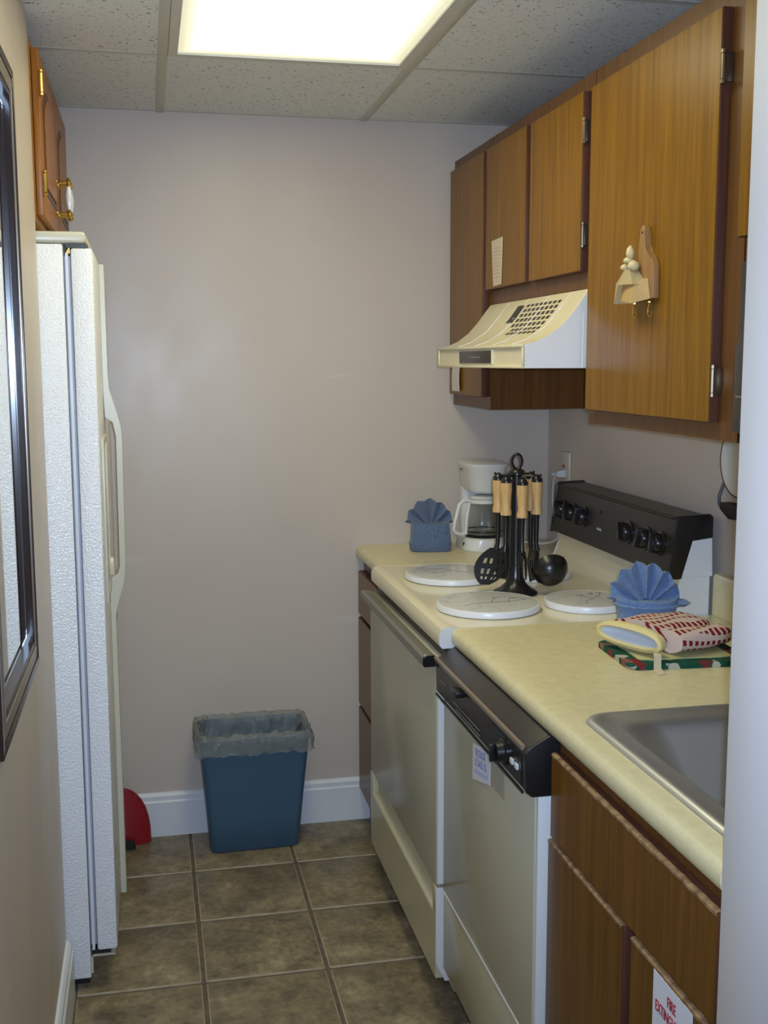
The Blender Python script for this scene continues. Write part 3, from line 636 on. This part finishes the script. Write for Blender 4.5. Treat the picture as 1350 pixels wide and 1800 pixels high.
for q in mit:
    rl = obj('frame_rail', prism(nb(), inset(q, 0, 1), 'x', XL+.001, XL+.0165), 'frame_dark', t, smooth=0)
    obj('outer_bead', prism(nb(), inset(q, .0, .30), 'x', XL+.0166, XL+.0205, bev=.001), 'frame_dark', rl)
    obj('bronze_band', prism(nb(), inset(q, .34, .60), 'x', XL+.0166, XL+.0190, bev=.0006), 'frame_bronze', rl)
    obj('bronze_band', prism(nb(), inset(q, .66, .84), 'x', XL+.0166, XL+.0205, bev=.0006), 'frame_bronze', rl)
    obj('inner_lip', prism(nb(), inset(q, .88, 1.05), 'x', XL+.0167, XL+.0185, bev=.0005), 'frame_dark', rl)
    obj('bevelled_edge', prism(nb(), inset(q, 1.0, 1.30), 'x', XL+.0072, XL+.0078), 'mirror_bevel', t, smooth=0)
bx('mirror_glass', (XL+.003, XL+.0070, py0+fw, py1-fw, pz0+fw, pz1-fw), 'mirror_glass', t, smooth=0)

# ------------------------------------------------------------------ waste bin
t = thing('waste_bin', (-1.0, -.125, 0), 'blue plastic waste bin lined with a bag against the back wall', 'waste bin')
def bin_ring(z, k, rz=0):
    # k 0 bottom .. 1 top
    x0, x1 = -1.135-.030*k, -.862+.030*k; y0, y1 = -.180-.052*k, -.036+.012*k
    R = Matrix.Rotation(math.radians(.8), 3, 'Z'); c = Vector((-1.0, -.11, 0))
    return [tuple(R @ (Vector((x, y, 0))-c)+c+Vector((0, 0, z))) for x, y in rrect(x0-rz, x1+rz, y0-rz, min(y1+rz, -.0182), .022, 5)]
rows = [bin_ring(.0, 0, -.004), bin_ring(.004, .0), bin_ring(.12, .3), bin_ring(.25, .65), bin_ring(.372, 1), bin_ring(.372, 1, -.004), bin_ring(.25, .65, -.004), bin_ring(.006, 0, -.004)]
bm = nb(); R_ = [[bm.verts.new(p) for p in r] for r in rows]
for A, B in zip(R_, R_[1:]):
    for i in range(len(A)): bm.faces.new((A[i], A[(i+1) % len(A)], B[(i+1) % len(A)], B[i]))
bm.faces.new(R_[0][::-1]); bm.faces.new(R_[-1]); obj('body', bm, 'trash_blue', t, smooth=45)
o_ = nb(); rg = [bin_ring(.362, .985, .0015), bin_ring(.376, 1.0, .0045), bin_ring(.378, 1.0, .001), bin_ring(.376, 1, -.0005)]
surf(o_, [r for r in rg], .0, closed=True); obj('lip', o_, 'rim_blue', t)
# liner
rnd = random.Random(3)
def lring(z, k, rz, a):
    top = bin_ring(.372, 1, .007); r = bin_ring(z, k, rz); out = []
    for i in range(len(r)):
        j = (i+1) % len(r); m = max(1, int((Vector(top[i])-Vector(top[j])).length/.012)); p, q = Vector(r[i]), Vector(r[j])
        for n_ in range(m):
            v = p.lerp(q, n_/m); out.append((v.x+rnd.uniform(-a, a), min(v.y+rnd.uniform(-a, a), -.0175), z+rnd.uniform(-a, a)*1.2))
    return out
lr = [lring(.328, .93, .0135, .0045), lring(.334, .95, .012, .002), lring(.346, .98, .0115, .0035), lring(.358, 1, .011, .0035), lring(.370, 1, .0105, .003), lring(.380, 1, .009, .003), lring(.389, 1, .006, .0035), lring(.391, 1, -.003, .004), lring(.380, 1, -.012, .005)]+[lring(.366-.016*k, .96-.045*k, -.0135, .0065) for k in range(9)]+[lring(.19, .48, -.014, .005), lring(.12, .3, -.014, .005), lring(.05, .1, -.016, .004)]
lo = obj('bin_liner', surf(nb(), lr, 0, closed=True), 'bin_liner', base=(-1.0, -.12, .05), smooth=60)
tag(lo, 'translucent crinkled bag folded over the rim of the blue bin', 'bin liner')
# dustpan and brush
t = thing('dustpan', (-1.40, -.045, 0), 'red plastic dustpan leaning on the back wall behind the refrigerator', 'dustpan')
rows = []
for i in range(9):
    a = math.pi*i/8
    rows.append([(-1.405+.088*math.cos(a)*s, -.055-.018*(1-s*s), .0+.180*math.sin(a)**.75*s+.001) for s in (.05, .3, .55, .8, .95, 1.0)])
obj('pan', surf(nb(), rows, .003), 'red_plastic', t, smooth=50)
bm = nb(); tube(bm, [(-1.405+.0885*math.cos(math.pi*i/16), -.055, .0035+.180*math.sin(math.pi*i/16)**.75) for i in range(17)], .0035, 6); obj('rim', bm, 'red_plastic', t)
t = thing('hand_brush', (-1.39, -.085, 0), 'dark bristled hand brush on the floor in front of the dustpan', 'brush')
bm = nb()
for i in range(60):
    x = rnd.uniform(-1.43, -1.362); y = rnd.uniform(-.098, -.074); h = rnd.uniform(.028, .05)*(1 if x < -1.385 else .6); tube(bm, [(x, y, 0), (x-.012+rnd.uniform(-.008, .008), y+rnd.uniform(-.004, .004), h)], [.0035, .002], 5)
o = obj('bristles', bm, 'bristle', t); o['kind'] = 'stuff'
bx('block', (-1.45, -1.398, -.096, -.076, .036, .058), 'black_matte', t, bev=.004)

# ------------------------------------------------------------------ counter things
CZ = .9142
# coffee maker
t = thing('coffee_maker', (-.262, -.15, CZ), 'white drip coffee maker on the far counter in the corner', 'coffee maker')
def rr_loft(bm, levels, n=6):
    R_ = [[bm.verts.new((x, y, z)) for x, y in rrect(x0, x1, y0, y1, r, n)] for (x0, x1, y0, y1, r, z) in levels]
    for A, B in zip(R_, R_[1:]):
        for i in range(len(A)): bm.faces.new((A[i], A[(i+1) % len(A)], B[(i+1) % len(A)], B[i]))
    bm.faces.new(R_[0][::-1]); bm.faces.new(R_[-1]); return bm
obj('base', rr_loft(nb(), [(-.338, -.200, -.225, -.045, .06, CZ), (-.340, -.198, -.227, -.043, .06, CZ+.004), (-.334, -.204, -.222, -.045, .058, CZ+.036), (-.328, -.210, -.216, -.05, .055, CZ+.040)]), 'maker_white', t)
obj('warming_plate', lathe(nb(), [(0, 0), (.056, 0), (.056, .003), (0, .003)], (-.268, -.158, CZ+.0405), seg=28), 'black_matte', t)
obj('tower', rr_loft(nb(), [(-.315, -.205, -.088, -.035, .018, CZ+.0405), (-.315, -.205, -.088, -.035, .018, CZ+.19)]), 'maker_white', t)
obj('brew_head', rr_loft(nb(), [(-.310, -.216, -.205, -.030, .042, CZ+.182), (-.318, -.208, -.213, -.028, .045, CZ+.20), (-.326, -.200, -.222, -.026, .05, CZ+.255), (-.330, -.196, -.226, -.024, .05, CZ+.262), (-.330, -.196, -.226, -.024, .05, CZ+.270), (-.322, -.204, -.218, -.03, .045, CZ+.274)]), 'maker_white', t)
bx('head_clip', (-.331, -.322, -.12, -.10, CZ+.245, CZ+.25), 'handle_gray', t)
obj('switch', lathe(nb(), [(0, 0), (.006, 0), (.005, .003), (0, .003)], (-.3335, -.175, CZ+.020), (-.9, -.4, 0), 12), 'black_plastic', t)
bm = nb(); tube(bm, bez((-.200, -.10, CZ+.02), (-.10, -.10, CZ+.01), (-.05, -.36, CZ+.005), (-.10, -.345, CZ+.11), 10)+bez((-.10, -.345, CZ+.11), (-.11, -.33, CZ+.15), (-.06, -.2, 1.16), (-.03, -.172, 1.150), 8)[1:], .0035, 6); obj('power_cord', bm, 'cord_white', t)
# carafe
cc = (-.268, -.158, CZ+.0437)
t = thing('coffee_carafe', cc, 'clear glass carafe with white handle standing in the coffee maker', 'carafe')
prf = [(0, .001), (.050, .001), (.056, .006), (.0585, .018), (.057, .040), (.050, .075), (.043, .103), (.042, .116)]
bm = nb(); lathe(bm, prf+[(.040, .116), (.041, .102), (.048, .075), (.055, .040), (.0565, .018), (.054, .008), (.049, .003), (0, .003)], cc, seg=32); obj('glass_pot', bm, 'glass', t, smooth=60)
obj('band', lathe(nb(), [(.0435, .102), (.0455, .103), (.0455, .114), (.0435, .115), (.0425, .114), (.0430, .103)], cc, seg=32), 'maker_white', t)
obj('lid', lathe(nb(), [(0, .128), (.030, .126), (.041, .120), (.043, .1165), (0, .1165)], cc, seg=28), 'maker_white', t)
bm = nb(); dx = Vector((-.98, -.18, 0)); c0 = Vector(cc)
tube(bm, [c0+dx*.044+Vector((0, 0, .109)), c0+dx*.070+Vector((0, 0, .112)), c0+dx*.084+Vector((0, 0, .100)), c0+dx*.098+Vector((0, 0, .050)), c0+dx*.104+Vector((0, 0, .022)), c0+dx*.096+Vector((0, 0, .012)), c0+dx*.075+Vector((0, 0, .006)), c0+dx*.0605+Vector((0, 0, .008)), c0+dx*.0605+Vector((0, 0, .022)), c0+dx*.058+Vector((0, 0, .06)), c0+dx*.049+Vector((0, 0, .104))], .0062, 8); obj('handle', bm, 'maker_white', t, smooth=60)
obj('coffee_ring', lathe(nb(), [(.0588, .014), (.0592, .015), (.0592, .0175), (.0588, .0185)], cc, seg=32), 'black_plastic', t)
# towels folded like little planters
def towel_fan(name, c, R, spread, mat, hb, lean, rot, label, n=9, back=.0, ear=False, square=False):
    t = thing(name, c, label, 'towel', 'blue washcloths folded into fans')
    c = Vector(c); bm = nb()
    if square: lv = [(.92, 0), (1.02, .004), (1.03, .02), (1.0, .045), (.96, .075), (.95, hb-.004), (.93, hb), (.88, hb-.002)]
    else: lv = [(.80, 0), (.90, .003), (.95, .02), (1.0, .05), (1.04, .068), (1.05, hb-.008), (1.03, hb-.001), (.96, hb), (.92, hb-.006)]
    rows = []
    M = Matrix.Rotation(rot, 3, 'Z')
    for s, z in lv:
        r = []
        for i in range(40):
            a = 2*math.pi*i/40
            if square: e = .5; x = math.copysign(abs(math.cos(a))**e, math.cos(a))*R*s; y = math.copysign(abs(math.sin(a))**e, math.sin(a))*R*.62*s
            else: x = math.cos(a)*R*s; y = math.sin(a)*R*.85*s
            w = 1+.012*math.sin(3*a+z*60)
            r.append(c+M @ Vector((x*w, y*w, z+(.003*math.sin(2*a+1) if z > .06 else 0))))
        rows.append(r)
    surf(bm, rows, 0, closed=True)
    g = [v for v in bm.verts]; bm.faces.new([v for v in g[:40]][::-1]); bm.faces.new(g[-40:])
    p = obj('pocket', bm, mat, t, smooth=60)
    zs = (.016, .024) if square else (hb-.014,)
    for z in zs:
        bm = nb(); s = 1.035 if square else 1.065; ring = []
        for i in range(41):
            a = 2*math.pi*i/40
            if square: x = math.copysign(abs(math.cos(a))**.5, math.cos(a))*R*s; y = math.copysign(abs(math.sin(a))**.5, math.sin(a))*R*.62*s
            else: x = math.cos(a)*R*s; y = math.sin(a)*R*.85*s
            ring.append(c+M @ Vector((x, y, z)))
        tube(bm, ring, .0018 if square else .004, 5); obj('hem', bm, mat, p)
    # pleated fan
    rows = []; m = n*4; L = lean
    for k in range(7):
        s = k/6; r = []
        for i in range(m+1):
            u = i/m; th = math.radians(-spread+2*spread*u); pl = math.cos(math.pi*2*n*u)
            hgt = L*(1-.20*abs(u-.42)*2)
            rad = .018+s*hgt; x = math.sin(th)*rad; z = hb-.022+math.cos(th)*rad*1.0; y = (.004+.011*s)*pl + .006*s
            rad2 = 1+.035*pl*s; r.append(c+M @ Vector((x*rad2*.96, y, z+.004*pl*s)))
        rows.append(r)
    obj('pleated_fan', surf(nb(), rows, .005), mat, t, smooth=70)
    if ear:
        bm = nb(); rr = []
        lathe(bm, [(0, -.006), (.6, -.005), (1, 0), (.6, .005), (0, .006)], (0, 0, 0), seg=20)
        for v in bm.verts: v.co = c+M @ Vector((R*1.12+v.co.x*.024, .0+v.co.y*.022, hb-.012+v.co.z*1.2))
        obj('tucked_corner', bm, mat, t, smooth=60)
    return t
towel_fan('folded_towel', (-.436, -.148, CZ), .062, 80, 'terry_far', .090, .074, -.15, 'dusty blue washcloth folded into a fan on the far counter', n=6, square=True)
towel_fan('folded_towel', (-.236, -1.262, CZ), .064, 84, 'terry_near', .074, .078, -.28, 'bright blue washcloth folded into a fan on the near counter', n=7, ear=True)
# utensil stand
ux, uy, uz = -.385, -.822, .9130
t = thing('utensil_stand', (ux, uy, uz), 'black carousel stand holding wooden-handled utensils on the stove', 'utensil stand')
obj('base', lathe(nb(), [(0, 0), (.054, 0), (.057, .003), (.054, .007), (.040, .014), (.026, .028), (.020, .045), (.018, .075), (0, .075)], (ux, uy, uz), seg=32), 'black_plastic', t, smooth=60)
obj('pole', lathe(nb(), [(.0175, .0752), (.0165, .13), (.0145, .22), (.0125, .300), (.020, .303), (.020, .312), (.010, .318), (0, .318)], (ux, uy, uz), seg=20), 'black_plastic', t, smooth=60)
bm = nb(); tube(bm, [(ux+.0125*math.sin(a)*.95, uy-.0125*math.sin(a)*.3, uz+.332-.0185*math.cos(a)+.004) for a in [2*math.pi*i/16 for i in range(17)]], .0036, 6); obj('carry_ring', bm, 'black_plastic', t, smooth=60)
vt = Vector((-.32, -.947, 0)); vr = Vector((.947, -.32, 0)); UC = Vector((ux, uy, 0))
def utensil(name, a, bt, label, head, zt=.302, R=.0145, face=0):
    off = vr*a+vt*bt; d = off.normalized(); sd = Vector((-d.y, d.x, 0)); p = UC+off; Z = lambda z: Vector((p.x, p.y, uz+z))
    t = thing(name, (p.x, p.y, uz+.02), label, 'utensil', 'utensils hanging on the black stand')
    bm = nb(); tube(bm, [UC+off*.45+Vector((0, 0, uz+zt+.002)), UC+off*1.12+Vector((0, 0, uz+zt-.002)), UC+off*1.2+Vector((0, 0, uz+zt+.006))], .0032, 6); obj('hanger_hook', bm, 'black_plastic', t)
    obj('end_cap', lathe(nb(), [(0, .006), (.006, .004), (R*.95, -.006), (R*.95, -.013), (0, -.013)], Z(zt), seg=14), 'black_plastic', t)
    obj('handle', lathe(nb(), [(0, -.0132), (R*.98, -.0132), (R, -.03), (R*.86, -.055), (R*.80, -.075), (R*.97, -.086), (R*.97, -.094), (0, -.0945)], Z(zt), seg=16), 'handle_wood', t, smooth=60)
    zb = zt-.095
    bm = nb(); tube(bm, [Z(zb), Z(.13), Z(.112)+d*.004], [.0072, .0058, .0066], 8); obj('shaft', bm, 'black_plastic', t, smooth=60)
    fd = (d*(1-face)+vt*face).normalized(); fs_ = Vector((-fd.y, fd.x, 0))
    def Q(u, w, v): return Z(v)+fs_*u+d*w*.8   # across, outward, height
    bm = nb()
    if head in ('slotted', 'spoon'):
        rows = []; nu, nv = 12, 14
        for j in range(nv+1):
            v = j/nv; r = []; wd = .041*math.sin(math.pi*min(max(.06+.9*v, 0), 1))**.62
            for i in range(nu+1):
                u = -1+2*i/nu; r.append(Q(u*wd, .006+.034*v**1.0-.012*(1-u*u)*math.sin(math.pi*v), .116-.094*v))
            rows.append(r)
        sk = (lambda j, i: head == 'slotted' and i in (2, 4, 7, 9) and j in (4, 5, 8, 9, 11)) ; surf(bm, rows, .003, skip=sk)
    elif head == 'turner':
        rows = [[Q(u*w_*1.0, .006+.022*k/8, .112-.085*k/8) for u in [-1+i/4.5 for i in range(10)]] for k, w_ in enumerate((.008, .016, .026, .031, .033, .034, .034, .035, .035))]
        surf(bm, rows, .003, skip=lambda j, i: i in (1, 3, 5, 7) and 3 <= j <= 6)
    elif head == 'ladle':
        c = Q(0, .046, .064); ax = (-d*.25-vt*.80+Vector((0, 0, .52))).normalized()
        lathe(bm, [(q_*1.22, h_*1.22) for q_, h_ in [(0, -.030), (.016, -.027), (.028, -.018), (.035, -.006), (.038, .006), (.0355, .006), (.0325, -.005), (.026, -.0155), (.015, -.024), (0, -.027)]], c, ax, 28, 1.0, 1.0)
        tube(bm, [Z(.113)+d*.003, Q(0, .004, .10), Q(0, .002, .086)], .006, 6)
    else:
        for s in (-.009, .009): tube(bm, [Q(s*.3, .004, .114), Q(s, .008, .095), Q(s, .012, .045)], [.006, .004, .002], 6)
    obj('head', bm, 'black_plastic', t, smooth=50)
utensil('slotted_spoon', -.046, .004, 'wooden-handled black slotted spoon at the left of the stand', 'slotted', face=.8)
utensil('serving_fork', -.026, .036, 'wooden-handled utensil second from the left on the stand', 'fork', zt=.299)
utensil('serving_fork', .014, .044, 'wooden-handled black utensil hanging nearest the camera on the stand', 'fork', zt=.294)
utensil('soup_ladle', .050, .010, 'wooden-handled black soup ladle at the right of the stand', 'ladle', zt=.299)
utensil('slotted_turner', .036, -.034, 'wooden-handled black slotted turner behind the ladle on the stand', 'turner', zt=.302, face=.5)
utensil('mixing_spoon', -.014, -.046, 'wooden-handled black spoon at the back of the stand', 'spoon', zt=.302)
# oven mitt and pot holder
t = thing('pot_holder', (-.29, -1.475, CZ), 'green patterned quilted pot holder lying under the oven mitt', 'pot holder')
def plan(o_, ang, pts): c, s = math.cos(ang), math.sin(ang); return [(o_[0]+x*c-y*s, o_[1]+x*s+y*c) for x, y in pts]
bm = nb(); P = plan((-.285, -1.468), math.radians(-4), rrect(-.115, .135, -.098, .098, .02)); prism(bm, P, 'z', CZ, CZ+.011, bev=.004); obj('border', bm, 'holder_green', t)
bm = nb(); P = plan((-.285, -1.468), math.radians(-4), rrect(-.085, .105, -.070, .070, .01)); prism(bm, P, 'z', CZ+.0112, CZ+.0135, bev=.001); obj('quilted_face', bm, 'holder_yellow', t)
mb = CZ+.0172
t = thing('oven_mitt', (-.28, -1.45, mb), 'red and cream checked oven mitt with yellow cuff on the counter', 'oven mitt')
def mitt_lobe(bm, p0, p1, w0, w1, h0, h1, bend=0, n=12, m=16, z0=0):
    p0 = Vector((*p0, 0)); p1 = Vector((*p1, 0)); d = (p1-p0).normalized(); s = Vector((-d.y, d.x, 0)); R_ = []
    for k in range(n+1):
        f = k/n; cap = 1 if f < .72 else math.sqrt(max(0, 1-((f-.72)/.28)**2)); cap = max(cap, .12)
        w = (w0+(w1-w0)*f)*cap; h = (h0+(h1-h0)*f)*(.45+.55*cap); c = p0.lerp(p1, f)+s*bend*math.sin(math.pi*f)
        ring = []
        for i in range(m):
            a = 2*math.pi*i/m; x = math.copysign(abs(math.cos(a))**.8, math.cos(a))*w; z = math.copysign(abs(math.sin(a))**.8, math.sin(a))
            zz = mb+z0+h*.5+z*h*.5+.002*math.sin(5*a+f*9)
            ring.append(bm.verts.new((*(c+s*x).xy, zz)))
        R_.append(ring)
    for A, B in zip(R_, R_[1:]):
        for i in range(m): bm.faces.new((A[i], A[(i+1) % m], B[(i+1) % m], B[i]))
    bm.faces.new(R_[-1])
    return R_
bm = nb()
r1 = mitt_lobe(bm, (-.338, -1.441), (-.155, -1.355), .074, .054, .050, .040, .006); bm.faces.new(r1[0][::-1])
r2 = mitt_lobe(bm, (-.303, -1.512), (-.137, -1.445), .032, .027, .043, .037, -.004, z0=.001); bm.faces.new(r2[0][::-1])
obj('mitt_body', bm, 'mitt_check', t, smooth=70)
bm = nb(); d = Vector((.213, .10, 0)).normalized(); s = Vector((-d.y, d.x, 0)); c0 = Vector((-.372, -1.461, mb+.0265))
def cuff_ring(w, h, off): return [c0+s*(math.copysign(abs(math.cos(a))**.8, math.cos(a))*w-.012)-d*(off-.006*math.cos(a))+Vector((0, 0, math.copysign(abs(math.sin(a))**.85, math.sin(a))*h)) for a in [2*math.pi*i/28 for i in range(28)]]
R_ = [cuff_ring(.084, .024, -.012), cuff_ring(.088, .0262, 0), cuff_ring(.088, .0235, .008), cuff_ring(.080, .0165, .010), cuff_ring(.077, .014, .004), cuff_ring(.074, .012, -.020)]
surf(bm, [[tuple(p) for p in r] for r in R_], 0, closed=True); obj('cuff_trim', bm, 'mitt_trim', t, smooth=60)
bm = nb(); rr_ = cuff_ring(.079, .015, .004); rr2 = cuff_ring(.05, .004, -.012); surf(bm, [[tuple(p) for p in rr_], [tuple(p) for p in rr2]], 0, closed=True); bm.verts.ensure_lookup_table(); bm.faces.new(bm.verts[28:56]); obj('lining', bm, 'mitt_lining', t, smooth=60)
bm = nb(); P = [Vector((-.345, -1.545, mb+.012)), Vector((-.350, -1.560, mb+.010)), Vector((-.358, -1.578, CZ+.006)), Vector((-.360, -1.600, CZ+.003))]; rows = [[p+Vector((-.008, -.002, 0)), p+Vector((.008, .002, 0))] for p in P]; surf(bm, rows, .003); obj('hanging_loop', bm, 'loop_tape', t)

# ------------------------------------------------------------------ things on the wall and doors
# wooden hook plaque
px_ = DX-.0005
t = thing('hook_plaque', (px_, -1.455, 1.60), 'small carved wooden bottle-shaped plaque with bag and hooks on the cabinet door', 'plaque')
pts = [(-1.430, 1.612), (-1.432, 1.685), (-1.440, 1.700), (-1.4465, 1.712), (-1.447, 1.742), (-1.452, 1.750), (-1.464, 1.750), (-1.469, 1.742), (-1.470, 1.710), (-1.478, 1.700), (-1.500, 1.686), (-1.509, 1.672), (-1.511, 1.612)]
bm = nb(); prism(bm, pts, 'x', px_-.013, px_, bev=.002); obj('board', bm, 'plaque_wood', t, smooth=30)
bx('peg_hole', (px_-.0138, px_-.0131, -1.460, -1.456, 1.735, 1.739), 'black_matte', t)
bm = nb(); bgx = px_-.0135
A = [(bgx, -1.405, 1.610), (bgx, -1.500, 1.612), (bgx, -1.488, 1.650), (bgx, -1.415, 1.655)]; B = [(bgx-.022, -1.412, 1.612), (bgx-.026, -1.470, 1.604), (bgx-.020, -1.474, 1.640), (bgx-.018, -1.420, 1.650)]
va = [bm.verts.new(p) for p in A]; vb = [bm.verts.new(p) for p in B]; bm.faces.new(va); bm.faces.new(vb[::-1])
for i in range(4): bm.faces.new((va[i], vb[i], vb[(i+1) % 4], va[(i+1) % 4]))
obj('bag', bm, 'kraft_bag', t, smooth=0)
bm = nb(); A = [(bgx-.001, -1.400, 1.607), (bgx-.001, -1.398, 1.650), (bgx-.001, -1.418, 1.673), (bgx-.001, -1.445, 1.670), (bgx-.001, -1.490, 1.637)]; B = [(bgx-.030, -1.402, 1.606), (bgx-.026, -1.402, 1.645), (bgx-.016, -1.420, 1.672), (bgx-.016, -1.443, 1.668), (bgx-.024, -1.474, 1.640)]; Cc = (bgx-.031, -1.424, 1.641)
va = [bm.verts.new(p) for p in A]; vb = [bm.verts.new(p) for p in B]; vc = bm.verts.new(Cc)
for i in range(4): bm.faces.new((va[i], vb[i], vb[i+1], va[i+1])); bm.faces.new((vb[i], vc, vb[i+1]))
bmesh.ops.solidify(bm, geom=bm.faces[:], thickness=.0015); obj('folded_flap', bm, 'cream_carved', t, smooth=0)
for y, z, r, l in ((-1.407, 1.676, .009, .7), (-1.424, 1.688, .011, .6), (-1.447, 1.676, .012, .8), (-1.431, 1.702, .0085, 1.5)):
    obj('garlic', lathe(nb(), [(0, -r*l), (r*.7, -r*l*.75), (r, -.1*r), (r*.75, r*l*.6), (r*.25, r*l), (0, r*l*1.15)], (bgx-.011, y, z), seg=12), 'garlic_cream', t, smooth=70)
for y in (-1.425, -1.490):
    bm = nb(); x0 = px_-.010
    tube(bm, [(x0, y, 1.608), (x0, y, 1.600)]+[(x0-.002, y-.009+.010*math.cos(a), 1.589+.010*math.sin(a)) for a in [math.radians(40-25*k) for k in range(10)]], .0016, 6); lathe(bm, [(0, -.004), (.004, -.001), (.004, .001), (0, .004)], (x0, y, 1.606), seg=8); obj('hook', bm, 'brass', t)
# paper notes on cabinet doors
t = thing('paper_note', (DX-.002, -.518, 1.70), 'tall cream paper note taped to the cabinet door above the hood', 'note')
bm = nb(); prism(bm, [(-.487, 1.700), (-.558, 1.702), (-.567, 1.826), (-.468, 1.823)], 'x', DX-.0022, DX-.0012); obj('sheet', bm, 'paper_cream', t, smooth=0)
for k in range(9): bx('text_line', (DX-.0026, DX-.0023, -.548+.004*(k % 3), -.488, 1.722+.0098*k, 1.7232+.0098*k), 'ink_faint', t, smooth=0)
t = thing('paper_note', (DX-.002, -.125, 1.406), 'small pinkish paper note hanging below the hood on the corner cabinet', 'note')
bm = nb(); rows = [[(DX-.002-.010*math.sin(k/5*2.2)**2*.6, y, 1.535-.129*k/5) for y in (-.085, -.125, -.168)] for k in range(6)]; surf(bm, rows, .0006); obj('sheet', bm, 'paper', t)
# wall plate, plug, cord
t = thing('round_wall_plate', (-.012, -1.243, 1.195), 'round white plate with brown rim hanging on the wall below the cabinet', 'plate')
cpl = (-.003, -1.243, 1.277)
obj('dish', lathe(nb(), [(0, 0), (.045, 0), (.079, .012), (.080, .014), (.045, .004), (0, .004)], cpl, (-1, 0, 0), 40), 'plate_white', t, smooth=60)
bm = nb(); tube(bm, [(-.0172, -1.243+.0805*math.cos(a), 1.277+.0805*math.sin(a)) for a in [2*math.pi*i/40 for i in range(41)]], .0018, 5); obj('rim', bm, 'plate_rim', t, smooth=60)
t = thing('power_plug', (-.02, -1.24, 1.145), 'dark power plug and grey cord at the wall outlet below the round plate', 'plug')
bm = nb(); prism(bm, [(-1.195, 1.182), (-1.270, 1.184), (-1.275, 1.150), (-1.235, 1.148), (-1.196, 1.166)], 'x', -.034, -.0075, bev=.003); obj('plug', bm, 'black_matte', t)
bm = nb(); tube(bm, [(-.022, -1.196, 1.173), (-.020, -1.178, 1.168), (-.018, -1.166, 1.174), (-.016, -1.160, 1.190), (-.010, -1.161, 1.208), (-.007, -1.168, 1.226), (-.0047, -1.176, 1.238), (-.0045, -1.188, 1.250)], .0042, 8); obj('cord', bm, 'cord_gray', t, smooth=60)
t = thing('wall_outlet', (-.004, -1.25, 1.10), 'ivory wall outlet plate behind the dark plug', 'outlet')
bx('cover_plate', (-.0065, -.0005, -1.290, -1.215, 1.10, 1.2), 'ivory_plastic', t, bev=.002)
for y in (-1.233, -1.270): bx('slot', (-.0072, -.0066, y-.003, y+.003, 1.120, 1.132), 'black_matte', t)
t = thing('wall_outlet', (-.004, -.172, 1.12), 'ivory wall outlet with a red button in the far corner', 'outlet')
bx('cover_plate', (-.0085, -.0005, -.210, -.135, 1.118, 1.215), 'ivory_plastic', t, bev=.003)
bx('reset_button', (-.0115, -.0086, -.175, -.163, 1.166, 1.174), 'red_button', t)
t = thing('coffee_maker_plug', (-.02, -.172, 1.135), 'small white plug in the outlet in the far corner', 'plug')
bm = nb(); prism(bm, [(-.0088, 1.135), (-.0088, 1.160), (-.026, 1.158), (-.052, 1.148), (-.052, 1.142), (-.026, 1.137)], 'y', -.185, -.160, bev=.002); obj('plug_body', bm, 'cord_white', t)
